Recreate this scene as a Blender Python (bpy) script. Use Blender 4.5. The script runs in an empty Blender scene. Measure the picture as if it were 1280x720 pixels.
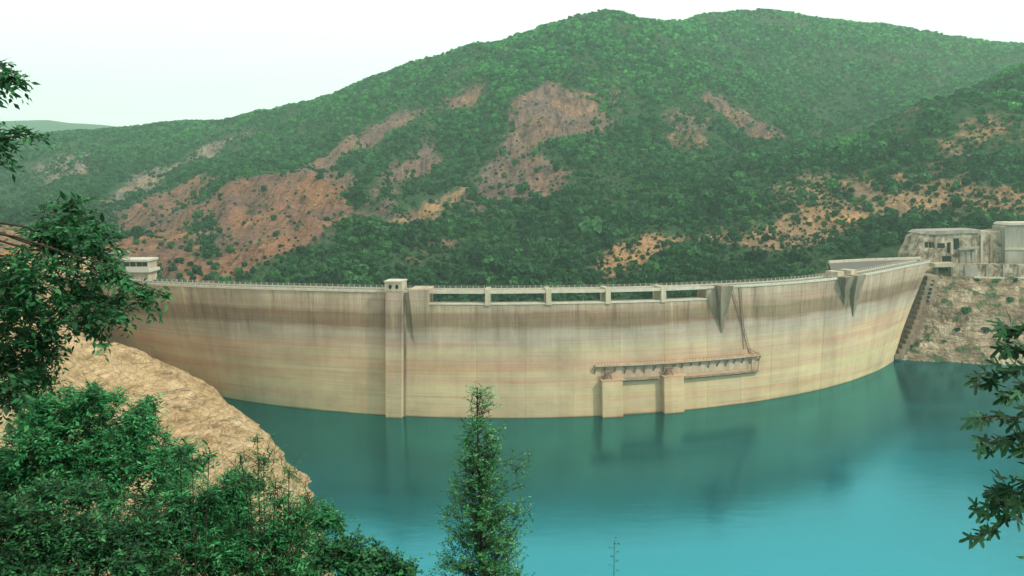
import bpy, bmesh, math, random
import numpy as np
from mathutils import Vector, Matrix
random.seed(7); rng = np.random.default_rng(11)
sc = bpy.context.scene; C = sc.collection
R_ = math.radians

# ------------------------------------------------------------------ camera
F, TILT, CAMZ = 1000.0, math.atan(136/1000.0), 90.0      # focal length in px of the 1280 px wide photo
cam = bpy.data.cameras.new('camera'); cam_o = bpy.data.objects.new('camera', cam); C.objects.link(cam_o)
cam.sensor_width = 36; cam.lens = 36*F/1280; cam.clip_start = 0.1; cam.clip_end = 20000
cam_o.location = (0, 0, CAMZ); cam_o.rotation_euler = (math.pi/2-TILT, 0, 0); sc.camera = cam_o

# ------------------------------------------------------------------ sky and sun
SUN_AZ, SUN_EL = 118.0, 46.0          # degrees clockwise from +Y (view direction), elevation
w = bpy.data.worlds.new('World'); sc.world = w; w.use_nodes = True
nt = w.node_tree; nt.nodes.clear()
sky = nt.nodes.new('ShaderNodeTexSky'); sky.sky_type = 'NISHITA'; sky.sun_disc = False
sky.sun_elevation = R_(SUN_EL); sky.sun_rotation = R_(SUN_AZ); sky.dust_density = 6; sky.air_density = 1.5
bg1 = nt.nodes.new('ShaderNodeBackground'); bg1.inputs[1].default_value = 0.05
bg2 = nt.nodes.new('ShaderNodeBackground'); bg2.inputs[0].default_value = (0.91, 0.96, 0.90, 1); bg2.inputs[1].default_value = 1.2
mx = nt.nodes.new('ShaderNodeMixShader'); mx.inputs[0].default_value = 0.9          # an even overcast deck over the blue
out = nt.nodes.new('ShaderNodeOutputWorld')
nt.links.new(sky.outputs[0], bg1.inputs[0]); nt.links.new(bg1.outputs[0], mx.inputs[1])
nt.links.new(bg2.outputs[0], mx.inputs[2]); nt.links.new(mx.outputs[0], out.inputs[0])
sun = bpy.data.lights.new('sun', 'SUN'); sun.energy = 3.0; sun.angle = R_(4); sun.color = (1, 0.95, 0.84)
sun_o = bpy.data.objects.new('sun', sun); C.objects.link(sun_o)
sd = Vector((math.sin(R_(SUN_AZ))*math.cos(R_(SUN_EL)), math.cos(R_(SUN_AZ))*math.cos(R_(SUN_EL)), math.sin(R_(SUN_EL))))
sun_o.rotation_euler = sd.to_track_quat('Z', 'Y').to_euler(); sun_o.location = (0, 0, 600)
vs = sc.view_settings; vs.view_transform = 'Standard'; vs.look = 'None'; vs.exposure = 0.36; vs.gamma = 1.0
sc.render.engine = 'CYCLES'
sc.cycles.max_bounces = 6; sc.cycles.volume_bounces = 0; sc.cycles.transparent_max_bounces = 8

# ------------------------------------------------------------------ helpers
ct, st = math.cos(TILT), math.sin(TILT)
def ray(px, py):
    a, b = (px-640)/F, (360-py)/F
    return np.array([a, ct+b*st, -st+b*ct])
def at(px, py, Y):                       # point on the pixel's ray at depth Y
    d = ray(px, py); return d*(Y/d[1])+np.array([0, 0, CAMZ])
def onz(px, py, z):                      # point on the pixel's ray at height z
    d = ray(px, py); return d*((z-CAMZ)/d[2])+np.array([0, 0, CAMZ])
def to_px(P):                            # world -> photo pixel (for choosing and checking)
    P = np.asarray(P, float); x, y, z = P[..., 0], P[..., 1], P[..., 2]-CAMZ
    d = y*ct-z*st; u = y*st+z*ct
    return 640+F*x/d, 360-F*u/d
def tag(o, label=None, cat=None, group=None, kind=None):
    if label: o['label'] = label
    if cat: o['category'] = cat
    if group: o['group'] = group
    if kind: o['kind'] = kind
    return o
def empty(name, loc, label=None, cat=None, group=None):
    o = bpy.data.objects.new(name, None); C.objects.link(o); o.location = loc; o.empty_display_size = .5
    return tag(o, label, cat, group)
def obj(name, me, parent=None):
    o = bpy.data.objects.new(name, me); C.objects.link(o)
    if parent is not None:
        o.parent = parent
    return o
def mesh(name, V, Fc, mat, parent=None, smooth=False, uv=None, local=False):
    """one mesh object; V in world coordinates (shifted into the parent's frame)"""
    V = np.asarray(V, float)
    if parent is not None and not local:
        off = Vector((0, 0, 0)); p = parent
        while p is not None: off += Vector(p.location); p = p.parent
        V = V-np.array(off)
    me = bpy.data.meshes.new(name); me.from_pydata(V.tolist(), [], [tuple(map(int, f)) for f in Fc])
    if uv is not None:
        l = me.uv_layers.new(name='UVMap'); idx = np.zeros(len(me.loops), np.int32); me.loops.foreach_get('vertex_index', idx)
        l.data.foreach_set('uv', np.asarray(uv, np.float32)[idx].ravel())
    if smooth: me.polygons.foreach_set('use_smooth', [True]*len(me.polygons))
    me.materials.append(mat); me.update()
    return obj(name, me, parent)
def tri_mesh(name, V, T, mat, parent=None, attr=None, smooth=False):
    """fast builder: V (n,3), T (m,3 or 4) numpy; attr: dict name -> per-vertex float"""
    if parent is not None:
        off = Vector((0, 0, 0)); p = parent
        while p is not None: off += Vector(p.location); p = p.parent
        V = V-np.array(off)
    k = T.shape[1]; me = bpy.data.meshes.new(name)
    me.vertices.add(len(V)); me.vertices.foreach_set('co', np.asarray(V, np.float32).ravel())
    me.loops.add(T.size); me.loops.foreach_set('vertex_index', np.asarray(T, np.int32).ravel())
    me.polygons.add(len(T)); me.polygons.foreach_set('loop_start', np.arange(0, T.size, k, dtype=np.int32))
    if smooth: me.polygons.foreach_set('use_smooth', np.ones(len(T), bool))
    if attr:
        for n, a in attr.items():
            a = np.asarray(a, np.float32)
            if a.ndim == 1: me.attributes.new(n, 'FLOAT', 'POINT').data.foreach_set('value', a)
            else: me.attributes.new(n, 'FLOAT_COLOR', 'POINT').data.foreach_set('color', a.ravel())
    me.update(calc_edges=True); me.validate(); me.materials.append(mat)
    return obj(name, me, parent)
class MB:                                 # collects simple solids into one mesh
    def __init__(s): s.v = []; s.f = []
    def add(s, V, Fc):
        n = len(s.v); s.v += [tuple(map(float, p)) for p in V]; s.f += [tuple(i+n for i in f) for f in Fc]
    def hexa(s, P8):                      # bottom 4 ccw, top 4 ccw
        s.add(P8, [(3, 2, 1, 0), (4, 5, 6, 7), (0, 1, 5, 4), (1, 2, 6, 5), (2, 3, 7, 6), (3, 0, 4, 7)])
    def box(s, c, size, rz=0.0):
        cx, cy, cz = c; a, b, h = [q/2 for q in size]; cs, sn = math.cos(rz), math.sin(rz)
        P = []
        for z in (-h, h):
            for x, y in ((-a, -b), (a, -b), (a, b), (-a, b)): P.append((cx+x*cs-y*sn, cy+x*sn+y*cs, cz+z))
        s.hexa(P)
    def tube(s, pts, r, n=6, r2=None):
        pts = [Vector(p) for p in pts]; m = len(pts); rings = []
        for i, p in enumerate(pts):
            t = (pts[min(i+1, m-1)]-pts[max(i-1, 0)]).normalized()
            a = t.orthogonal().normalized(); b = t.cross(a); rr = r if r2 is None else r+(r2-r)*i/(m-1)
            rings.append([p+(a*math.cos(q)+b*math.sin(q))*rr for q in [2*math.pi*k/n for k in range(n)]])
        V = [v for q in rings for v in q]; Fc = []
        for i in range(m-1):
            for k in range(n):
                Fc.append((i*n+k, i*n+(k+1) % n, (i+1)*n+(k+1) % n, (i+1)*n+k))
        Fc.append(tuple(range(n-1, -1, -1))); Fc.append(tuple((m-1)*n+k for k in range(n)))
        s.add(V, Fc)
    def build(s, name, mat, parent=None, uv=None): return mesh(name, s.v, s.f, mat, parent, uv=uv)

def vnoise(x, y, seed=0):
    r = np.random.default_rng(seed); T = r.random((256, 256)).astype(np.float32)
    xi = np.floor(x).astype(int); yi = np.floor(y).astype(int); fx = x-xi; fy = y-yi
    fx = fx*fx*(3-2*fx); fy = fy*fy*(3-2*fy)
    a = T[xi % 256, yi % 256]; b = T[(xi+1) % 256, yi % 256]; c = T[xi % 256, (yi+1) % 256]; d = T[(xi+1) % 256, (yi+1) % 256]
    return (a*(1-fx)+b*fx)*(1-fy)+(c*(1-fx)+d*fx)*fy
def fbm(x, y, seed=0, o=4):
    s = 0; a = .5
    for i in range(o): s = s+a*(vnoise(x, y, seed+i)-.5); x = x*2.03+13.1; y = y*2.03+7.7; a *= .5
    return s*2
def ridged(x, y, seed=0, o=3):
    s = 0; a = .6
    for i in range(o): s = s+a*(1-np.abs(2*vnoise(x, y, seed+i)-1)); x = x*2.1+5.3; y = y*2.1+1.7; a *= .5
    return s
class TPS:                                # smooth surface through survey points
    def __init__(s, P, lam=1e-4, sc=400.0):
        P = np.asarray(P, float); s.sc = sc; s.X = P[:, :2]/sc; n = len(P)
        K = s.k(s.X, s.X)+lam*np.eye(n); Q = np.c_[np.ones(n), s.X]
        A = np.block([[K, Q], [Q.T, np.zeros((3, 3))]]); s.w = np.linalg.solve(A, np.r_[P[:, 2], 0, 0, 0])
    def k(s, A, B):
        d2 = ((A[:, None, :]-B[None])**2).sum(-1); return .5*d2*np.log(d2+1e-12)
    def __call__(s, x, y):
        sh = np.shape(x); q = np.c_[np.ravel(x), np.ravel(y)]/s.sc; r = np.empty(len(q))
        for i in range(0, len(q), 40000):
            c = q[i:i+40000]; r[i:i+40000] = s.k(c, s.X)@s.w[:-3]+np.c_[np.ones(len(c)), c]@s.w[-3:]
        return r.reshape(sh)
def grid_faces(nx, ny, keep=None):
    i = np.arange(ny-1)[:, None]*nx+np.arange(nx-1)[None]; i = i.ravel()
    T = np.c_[i, i+1, i+nx+1, i+nx]
    if keep is not None: T = T[keep.ravel()[T].all(1)]
    return T
def in_poly(x, y, poly):
    inside = np.zeros(x.shape, bool); n = len(poly)
    for i in range(n):
        x1, y1 = poly[i]; x2, y2 = poly[(i+1) % n]
        c = ((y1 > y) != (y2 > y)) & (x < (x2-x1)*(y-y1)/((y2-y1) if y2 != y1 else 1e-9)+x1)
        inside ^= c
    return inside

# ------------------------------------------------------------------ materials
class NM:
    def __init__(s, name, rough=.9):
        s.m = bpy.data.materials.new(name); s.m.use_nodes = True; s.t = s.m.node_tree; s.b = s.t.nodes['Principled BSDF']
        s.b.inputs['Roughness'].default_value = rough; s.b.inputs['Specular IOR Level'].default_value = .2
    def n(s, typ, **kw):
        q = s.t.nodes.new(typ)
        for k, v in kw.items(): setattr(q, k, v)
        return q
    def l(s, a, b): s.t.links.new(a, b)
    def col(s, c): s.l(c, s.b.inputs['Base Color'])
    def coord(s, kind='Object', scale=(1, 1, 1)):
        tc = s.n('ShaderNodeTexCoord'); mp = s.n('ShaderNodeMapping'); mp.inputs['Scale'].default_value = scale
        s.l(tc.outputs[kind], mp.inputs[0]); return mp.outputs[0]
    def noise(s, vec, scale, detail=4, rough=.55, dist=0):
        q = s.n('ShaderNodeTexNoise'); q.inputs['Scale'].default_value = scale; q.inputs['Detail'].default_value = detail
        q.inputs['Roughness'].default_value = rough; q.inputs['Distortion'].default_value = dist; s.l(vec, q.inputs['Vector']); return q.outputs['Fac']
    def ramp(s, fac, stops, interp='LINEAR'):
        q = s.n('ShaderNodeValToRGB'); e = q.color_ramp.elements; q.color_ramp.interpolation = interp
        while len(e) < len(stops): e.new(.5)
        for i, (p, c) in enumerate(stops):
            e[i].position = p; e[i].color = (*c, 1) if len(c) == 3 else c
        s.l(fac, q.inputs[0]); return q.outputs[0]
    def mix(s, a, b, fac, mode='MIX'):
        q = s.n('ShaderNodeMix', data_type='RGBA', blend_type=mode)
        for v, i in ((fac, 0), (a, 6), (b, 7)):
            if hasattr(v, 'links'): s.l(v, q.inputs[i])
            else: q.inputs[i].default_value = v if i == 0 else ((*v, 1) if len(v) == 3 else v)
        return q.outputs[2]
    def math(s, a, b, op='MULTIPLY', clamp=False):
        q = s.n('ShaderNodeMath', operation=op, use_clamp=clamp)
        for v, i in ((a, 0), (b, 1)):
            if hasattr(v, 'links'): s.l(v, q.inputs[i])
            else: q.inputs[i].default_value = v
        return q.outputs[0]
    def bump(s, h, strength=.4, dist=.3):
        q = s.n('ShaderNodeBump'); q.inputs['Strength'].default_value = strength; q.inputs['Distance'].default_value = dist
        s.l(h, q.inputs['Height']); s.l(q.outputs[0], s.b.inputs['Normal'])

def g3(v): return (v, v, v)
def dam_material():
    k = NM('dam_concrete', .92); tc = k.n('ShaderNodeUVMap', uv_map='UVMap'); sep = k.n('ShaderNodeSeparateXYZ'); k.l(tc.outputs[0], sep.inputs[0])
    u, v = sep.outputs[0], sep.outputs[1]
    def uv(su, sv):
        c = k.n('ShaderNodeCombineXYZ'); k.l(k.math(u, su), c.inputs[0]); k.l(k.math(v, sv), c.inputs[1]); return c.outputs[0]
    wob = k.noise(uv(.03, .10), 1, 4, .6)
    v2 = k.math(k.math(v, k.math(k.math(wob, .5, 'SUBTRACT'), 5.0), 'ADD'), 1/52.0)
    band = k.ramp(v2, [(0, (.49, .385, .235)), (.12, (.51, .40, .255)), (.20, (.53, .435, .27)), (.27, (.50, .365, .245)), (.33, (.525, .43, .275)), (.40, (.48, .345, .24)), (.48, (.49, .40, .275)),
                       (.55, (.42, .36, .285)), (.635, (.36, .31, .25)), (.668, (.235, .175, .118)), (.755, (.255, .19, .13)), (.785, (.37, .30, .225)), (.86, (.41, .335, .26)), (.94, (.43, .37, .30)), (1, (.34, .27, .19))])
    # horizontal lift lines and water marks
    lift = k.noise(uv(.012, 1.1), 1, 5, .7); band = k.mix(band, k.ramp(lift, [(.32, (.66, .60, .56)), (.47, (1, .97, .95)), (.58, (1.02, 1.04, .98)), (.70, (.97, .86, .80))]), .45, 'MULTIPLY')
    lift2 = k.noise(uv(.008, .30), 1, 3, .6, .4); band = k.mix(band, k.ramp(lift2, [(.34, (.98, .80, .74)), (.5, (1, 1, 1)), (.66, (.98, 1.07, .92))]), .8, 'MULTIPLY')
    pt = k.noise(uv(.05, .07), 1, 6, .65); band = k.mix(band, k.ramp(pt, [(.34, g3(.80)), (.5, g3(1)), (.64, g3(1.14))]), .8, 'MULTIPLY')
    # vertical run-off streaks, strong near the crest and fading below
    s1 = k.noise(uv(.26, .022), 1, 7, .76, .3); s2 = k.noise(uv(.10, .012), 1, 3, .6)
    topm = k.ramp(k.math(v, 1/52.0), [(.42, g3(.12)), (.60, g3(.45)), (.70, g3(1)), (1, g3(1))])
    dark = k.ramp(s1, [(.35, g3(.50)), (.44, g3(.86)), (.50, g3(1)), (.56, g3(1.03)), (.65, (1.45, 1.46, 1.48))])
    fine = k.noise(uv(1.7, .03), 1, 4, .7); dark = k.mix(dark, k.ramp(fine, [(.33, g3(.72)), (.5, g3(1)), (.7, g3(1.1))]), .6, 'MULTIPLY')
    band = k.mix(band, k.mix(band, dark, 1.0, 'MULTIPLY'), topm)
    band = k.mix(band, k.ramp(s2, [(.34, (.84, .78, .74)), (.5, (1, 1, 1)), (.68, (1.03, 1.04, .97))]), .7, 'MULTIPLY')
    fine = k.noise(uv(2.5, 2.5), 1, 5, .65); band = k.mix(band, k.ramp(fine, [(.3, g3(.84)), (.5, g3(1)), (.7, g3(1.1))]), .6, 'MULTIPLY')
    fr = k.math(k.math(v, .5), 0, 'FRACT'); ln = k.ramp(k.math(fr, k.math(k.math(s2, .5, 'SUBTRACT'), .03), 'ADD'), [(0, g3(.80)), (.09, g3(1)), (.93, g3(1)), (1, g3(1.1))]); band = k.mix(band, ln, k.ramp(pt, [(.40, g3(.15)), (.6, g3(1))]), 'MULTIPLY')
    oi = k.n('ShaderNodeObjectInfo'); band = k.mix(band, k.ramp(oi.outputs['Random'], [(0, (.90, .90, .92)), (1, (1.06, 1.04, 1.0))]), .8, 'MULTIPLY')
    band = k.mix(band, (.94, .875, .885), 1, 'MULTIPLY')
    wet = k.ramp(k.math(k.math(wob, 1.6), k.math(v, 1), 'SUBTRACT'), [(.25, g3(1)), (.6, (.55, .55, .50))]); band = k.mix(band, wet, 1, 'MULTIPLY')
    k.col(band); k.bump(k.math(lift, fine, 'ADD'), .35, .25); return k.m
def plain_concrete(name, a, b, scale=.5, streak=True):
    k = NM(name, .9); v = k.coord('Object', (1, 1, .25 if streak else 1)); f = k.noise(v, scale, 6, .65)
    c = k.ramp(f, [(.28, a), (.72, b)]); f2 = k.noise(k.coord('Object'), scale*7, 5, .6)
    c = k.mix(c, k.ramp(f2, [(.3, g3(.8)), (.7, g3(1.15))]), .7, 'MULTIPLY'); k.col(c); k.bump(f2, .4, .1); return k.m
def flat(name, c, rough=.8, metal=0):
    k = NM(name, rough); f = k.noise(k.coord('Object'), 6, 4); k.col(k.mix((*c, 1), k.ramp(f, [(.3, g3(.75)), (.7, g3(1.2))]), .6, 'MULTIPLY'))
    k.b.inputs['Metallic'].default_value = metal; return k.m
M = {}
M['dam'] = dam_material()
M['conc'] = plain_concrete('pale_concrete', (.28, .23, .16), (.52, .45, .33), .35)
M['conc_dark'] = plain_concrete('weathered_concrete', (.09, .062, .042), (.34, .265, .185), .3)
M['conc_grey'] = plain_concrete('grey_concrete', (.15, .13, .11), (.38, .34, .28), .25)
M['coping'] = plain_concrete('coping_concrete', (.36, .32, .24), (.56, .50, .40), .5, False)
M['rust'] = flat('rusty_steel', (.19, .12, .085), .75)
M['rail'] = flat('railing_paint', (.36, .35, .29), .5)
M['void'] = flat('dark_interior', (.012, .013, .013), .9)
M['white'] = flat('white_render', (.42, .41, .35), .8)
M['glass'] = flat('window_glass', (.02, .03, .03), .15)
M['brick'] = plain_concrete('brown_masonry', (.20, .12, .075), (.40, .27, .18), .6)
M['apron'] = plain_concrete('pink_stained_concrete', (.30, .20, .14), (.50, .37, .27), .4)
M['brick_dark'] = plain_concrete('dark_brown_concrete', (.09, .055, .035), (.28, .19, .13), .5)
def ruin():
    k = NM('stained_masonry', .95); v = k.coord('Object'); f = k.noise(v, .22, 8, .72, .6); c = k.ramp(f, [(.34, (.05, .04, .03)), (.43, (.17, .13, .095)), (.52, (.33, .27, .20)), (.64, (.50, .43, .33))])
    st_ = k.noise(k.coord('Object', (1, 1, .08)), .6, 5, .7); c = k.mix(c, k.ramp(st_, [(.36, (.45, .38, .32)), (.5, (1, 1, 1)), (.65, (1.15, 1.08, 1))]), .8, 'MULTIPLY')
    k.col(c); k.bump(f, .8, .8); return k.m
M['ruin'] = ruin()
M['asphalt'] = flat('asphalt', (.11, .10, .09), .9)

def rock_material(name, cols, strata=(0, 0, 1), green=0.25):
    k = NM(name, .95); v = k.coord('Object'); f = k.noise(v, .09, 8, .62, .6)
    c = k.ramp(f, [(.25, cols[0]), (.45, cols[1]), (.6, cols[2]), (.8, cols[3])])
    rot = k.n('ShaderNodeMapping'); rot.inputs['Rotation'].default_value = (R_(28), R_(-22), 0); rot.inputs['Scale'].default_value = (.12, .12, 1.3)
    tc = k.n('ShaderNodeTexCoord'); k.l(tc.outputs['Object'], rot.inputs[0]); s = k.noise(rot.outputs[0], .7, 6, .7, .5)
    c = k.mix(c, k.ramp(s, [(.36, g3(.30)), (.46, g3(.92)), (.56, g3(1.12)), (.68, g3(.8))]), .75, 'MULTIPLY')
    vo = k.n('ShaderNodeTexVoronoi', feature='DISTANCE_TO_EDGE'); vo.inputs['Scale'].default_value = .35; nz = k.n('ShaderNodeTexNoise'); nz.inputs['Scale'].default_value = .5; k.l(v, nz.inputs[0])
    k.l(k.mix(v, nz.outputs['Color'], .25, 'LINEAR_LIGHT'), vo.inputs['Vector'])
    c = k.mix(c, k.ramp(vo.outputs[0], [(0, g3(.35)), (.07, g3(1))]), .6, 'MULTIPLY')
    if green:
        gn = k.noise(v, .13, 6, .65); geo = k.n('ShaderNodeNewGeometry'); gs = k.n('ShaderNodeSeparateXYZ'); k.l(geo.outputs['Normal'], gs.inputs[0])
        gm = k.ramp(k.math(gn, k.math(gs.outputs[2], .25), 'ADD'), [(.70-green*.25, g3(0)), (.80-green*.2, g3(1))])
        c = k.mix(c, (.05, .085, .035), gm)
    k.col(c); k.bump(k.math(s, k.math(f, vo.outputs[0], 'ADD'), 'ADD'), 1.0, 1.6); return k.m
M['bank'] = rock_material('tan_rock', [(.24, .145, .07), (.40, .27, .14), (.49, .35, .20), (.60, .48, .31)], green=0)
M['cliff'] = rock_material('cliff_rock', [(.09, .055, .035), (.27, .195, .13), (.44, .34, .235), (.62, .52, .39)], green=.02)

def hill_material():
    k = NM('hillside', .98); at_ = k.n('ShaderNodeAttribute', attribute_name='soil'); v = k.coord('Object')
    f = k.noise(v, .045, 8, .65, .4); f2 = k.noise(v, .35, 5, .65)
    soil = k.mix(at_.outputs['Color'], k.ramp(f, [(.30, (.55, .52, .54)), (.44, (.88, .86, .86)), (.55, (1.08, 1.02, .94)), (.72, (1.4, 1.3, 1.12))]), .8, 'MULTIPLY')
    soil = k.mix(soil, k.ramp(f2, [(.30, g3(.55)), (.5, g3(1)), (.72, g3(1.25))]), .85, 'MULTIPLY')
    floor_ = k.ramp(f2, [(.3, (.016, .040, .016)), (.55, (.035, .085, .032)), (.75, (.09, .11, .055))])
    hue = k.noise(v, .022, 4, .6, .5); soil = k.mix(soil, k.ramp(hue, [(.36, (.80, .82, .92)), (.47, (1, 1, 1)), (.56, (1.15, 1.0, .86)), (.66, (1.45, 1.32, 1.05))]), .9, 'MULTIPLY')
    er = k.noise(k.coord('Object', (.16, .035, .05)), 1, 7, .72, .8); soil = k.mix(soil, k.ramp(er, [(.36, (.36, .33, .35)), (.44, (.78, .76, .78)), (.50, (1, 1, 1)), (.62, (1.35, 1.28, 1.18))]), 1.0, 'MULTIPLY')
    vo = k.n('ShaderNodeTexVoronoi'); vo.inputs['Scale'].default_value = .30; k.l(v, vo.inputs['Vector']); soil = k.mix(soil, k.ramp(vo.outputs['Distance'], [(.15, g3(1.2)), (.5, g3(.95)), (.9, g3(.6))]), .55, 'MULTIPLY')
    m = k.math(at_.outputs['Alpha'], k.math(k.math(k.noise(v, .09, 6, .7), .5, 'SUBTRACT'), 1.1), 'ADD')
    mask = k.ramp(m, [(.30, g3(0)), (.55, g3(1))])
    k.col(k.mix(floor_, soil, mask)); k.bump(k.math(k.math(er, 1.6), k.math(f2, f, 'ADD'), 'ADD'), 1.0, 4.0); return k.m
M['hill'] = hill_material()
def leaf_material(name, a, b, c, trans=.25, attr='tint', rough=.55):
    k = NM(name, rough); k.b.inputs['Specular IOR Level'].default_value = .25
    if attr == 'tint': fac = k.n('ShaderNodeAttribute', attribute_name='tint').outputs['Fac']
    else: fac = k.n('ShaderNodeObjectInfo').outputs['Random']
    col = k.ramp(fac, [(0, a), (.55, b), (1, c)])
    if attr == 'both':
        t = k.n('ShaderNodeAttribute', attribute_name='tint').outputs['Fac']; col = k.mix(col, k.ramp(t, [(0, g3(.55)), (.6, g3(1)), (1, (1.35, 1.3, 1.1))]), 1, 'MULTIPLY')
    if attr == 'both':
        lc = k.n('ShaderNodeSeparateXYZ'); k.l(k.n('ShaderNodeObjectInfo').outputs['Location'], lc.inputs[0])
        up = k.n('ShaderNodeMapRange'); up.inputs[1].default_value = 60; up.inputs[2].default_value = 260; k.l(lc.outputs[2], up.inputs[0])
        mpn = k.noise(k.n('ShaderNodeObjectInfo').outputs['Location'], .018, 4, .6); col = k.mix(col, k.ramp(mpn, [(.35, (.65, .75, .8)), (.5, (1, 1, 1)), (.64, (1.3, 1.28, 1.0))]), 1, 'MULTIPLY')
        col = k.mix(col, k.mix(col, (2.3, 2.95, 2.75), 1, 'MULTIPLY'), up.outputs[0])       # crowns paler higher up: lighter scrub, with distance haze put into the colour
    k.col(col); tr = k.n('ShaderNodeBsdfTranslucent'); k.l(col, tr.inputs[0]); mxs = k.n('ShaderNodeMixShader'); mxs.inputs[0].default_value = trans
    k.l(k.b.outputs[0], mxs.inputs[1]); k.l(tr.outputs[0], mxs.inputs[2]); k.l(mxs.outputs[0], k.t.nodes['Material Output'].inputs[0]); return k.m
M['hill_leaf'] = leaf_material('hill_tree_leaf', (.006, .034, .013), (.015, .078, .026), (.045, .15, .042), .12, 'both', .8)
M['leaf_dark'] = leaf_material('dark_leaf', (.009, .060, .022), (.024, .14, .046), (.09, .36, .12), .32)
M['leaf_bright'] = leaf_material('bright_leaf', (.014, .105, .036), (.042, .27, .085), (.16, .58, .22), .38)
M['leaf_sap'] = leaf_material('sapling_leaf', (.018, .11, .032), (.045, .23, .07), (.24, .48, .24))
M['leaf_right'] = leaf_material('lobed_leaf', (.010, .042, .018), (.020, .085, .032), (.05, .17, .065), .2, 'rand')
M['leaf_left'] = leaf_material('drooping_leaf', (.010, .045, .018), (.022, .10, .034), (.07, .24, .085), .25, 'rand')
M['bark'] = flat('bark', (.05, .04, .03), .9)
M['ground'] = flat('undergrowth_soil', (.05, .06, .03), .95)

# ------------------------------------------------------------------ dam plan (circle fitted to the waterline, crest offsets to the crest line)
DXC, DYC, DR, DH = -4.09, 539.3, 244.8, 48.0
OFF_T = [-60, -45, -34, -30, -23, -17, -11, -6, 5, 19, 28, 39, 46, 53, 59, 66]; OFF_R = [34, 26, 16.8, 11.2, 4, -.6, -2.7, -4, -6, -4, -.8, .5, .5, 2.5, 9, 14]
def off(th): 
    return np.interp(th, OFF_T, OFF_R)
_tt = np.linspace(-60, 66, 400); _oo = off(_tt); _kk = np.exp(-.5*(np.arange(-14, 15)/6.0)**2); _oo = np.convolve(np.pad(_oo, 14, 'edge'), _kk/_kk.sum(), 'valid')
def dpt(th, z, o=0.0):                    # th degrees, o outwards (towards the reservoir)
    s = max(-.3, min(1.1, z/DH)); r = DR+float(np.interp(th, _tt, _oo))*s+o; a = R_(th)
    return np.array([DXC+r*math.sin(a), DYC-r*math.cos(a), z])
def dhit(px, py):                         # where a pixel's ray meets the upstream face -> (theta, z)
    d = ray(px, py); lo, hi = 200.0, 480.0
    def g(s):
        p = d*s; x, y, z = p[0]-DXC, DYC-p[1], p[2]+CAMZ
        th = math.degrees(math.atan2(x, y)); sc_ = max(-.3, min(1.1, z/DH)); return math.hypot(x, y)-DR-float(np.interp(th, _tt, _oo))*sc_, th, z
    s = lo; prev = g(s)[0]
    while s < hi:
        s += 1.0; c = g(s)[0]
        if prev > 0 >= c:
            a, b = s-1, s
            for _ in range(30):
                m = (a+b)/2
                if g(m)[0] > 0: a = m
                else: b = m
            return g(b)[1:]
        prev = c
    return None
def arc(th): return th*math.pi/180*DR

# ================================================================== TERRAIN
def scatter_noise(x, y): return 5.5*fbm(x/60, y/60, 3, 5)
HP = []                                   # survey points of the mountain: (px, py, depth)
sky_l = [(-260, 205, 1300), (-120, 190, 1280), (0, 180, 1250), (60, 172, 1230), (130, 159, 1200), (200, 151, 1180), (300, 140, 1150), (400, 119, 1120), (500, 83, 1080), (600, 50, 1040), (680, 29, 1000), (750, 20, 980), (800, 24, 1000), (842, 28, 1040)]
sky_r = [(870, 18, 1230), (950, 12, 1280), (1050, 20, 1290), (1150, 37, 1300), (1280, 55, 1300), (1420, 80, 1300), (1560, 100, 1300)]
sky_l = [(x, y+6, d) for x, y, d in sky_l]; sky_r = [(x, y+6, d) for x, y, d in sky_r]
for p in sky_l+sky_r: HP.append(at(*p))
for p in sky_l[:11]: q = at(*p); HP.append(q+np.array([q[0]*.2, 260, -70]))
for p in sky_r: q = at(*p); HP.append(q+np.array([q[0]*.2, 280, -90]))
HP.append(at(760, 40, 1150)+np.array([0, 0, 0]))
for p in [(640, 110, 830), (745, 108, 830), (800, 90, 880), (690, 190, 700), (640, 240, 620), (700, 300, 530), (600, 335, 480), (560, 240, 640), (500, 200, 740), (560, 120, 880), (640, 60, 960), (720, 60, 900),
          (900, 100, 900), (965, 176, 770), (850, 150, 770), (870, 220, 650), (780, 250, 590), (960, 90, 1050), (1050, 150, 930), (1000, 200, 760), (1120, 90, 1090), (1220, 90, 1100), (1150, 140, 830), (1240, 112, 780),
          (1290, 100, 640), (1200, 127, 635), (1130, 157, 620), (1050, 200, 610), (950, 242, 570), (850, 290, 520), (780, 330, 480), (1420, 70, 660),
          (1290, 180, 560), (1200, 230, 540), (1100, 262, 525), (1000, 290, 505), (900, 305, 490), (1300, 265, 490), (1150, 300, 475), (1000, 322, 460), (850, 345, 450), (1420, 240, 500),
          (380, 212, 650), (300, 236, 645), (220, 262, 635), (160, 290, 610), (440, 252, 610), (400, 192, 770), (530, 140, 860), (440, 290, 520), (300, 332, 470), (200, 338, 455), (430, 320, 490), (240, 295, 530), (330, 270, 560),
          (500, 300, 530), (540, 345, 465), (420, 345, 455), (690, 348, 455), (0, 300, 480), (0, 255, 800), (100, 250, 790), (60, 210, 950), (200, 205, 950), (300, 190, 920), (0, 225, 950), (100, 320, 450), (-150, 300, 480), (-150, 240, 850), (120, 285, 600), (180, 250, 730)]:
    HP.append(at(*p))
for x in (-260, -140, -60, 0, 60, 140, 200): HP.append((x, 425 if abs(x) < 150 else 405, 14.0)); HP.append((x, 385 if abs(x) < 120 else 370, -4.0))
HP += [(330, 440, 40), (330, 400, 20), (420, 430, 40), (-330, 430, 44), (-420, 400, 44)]
tps = TPS(HP, 2e-4)
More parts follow.
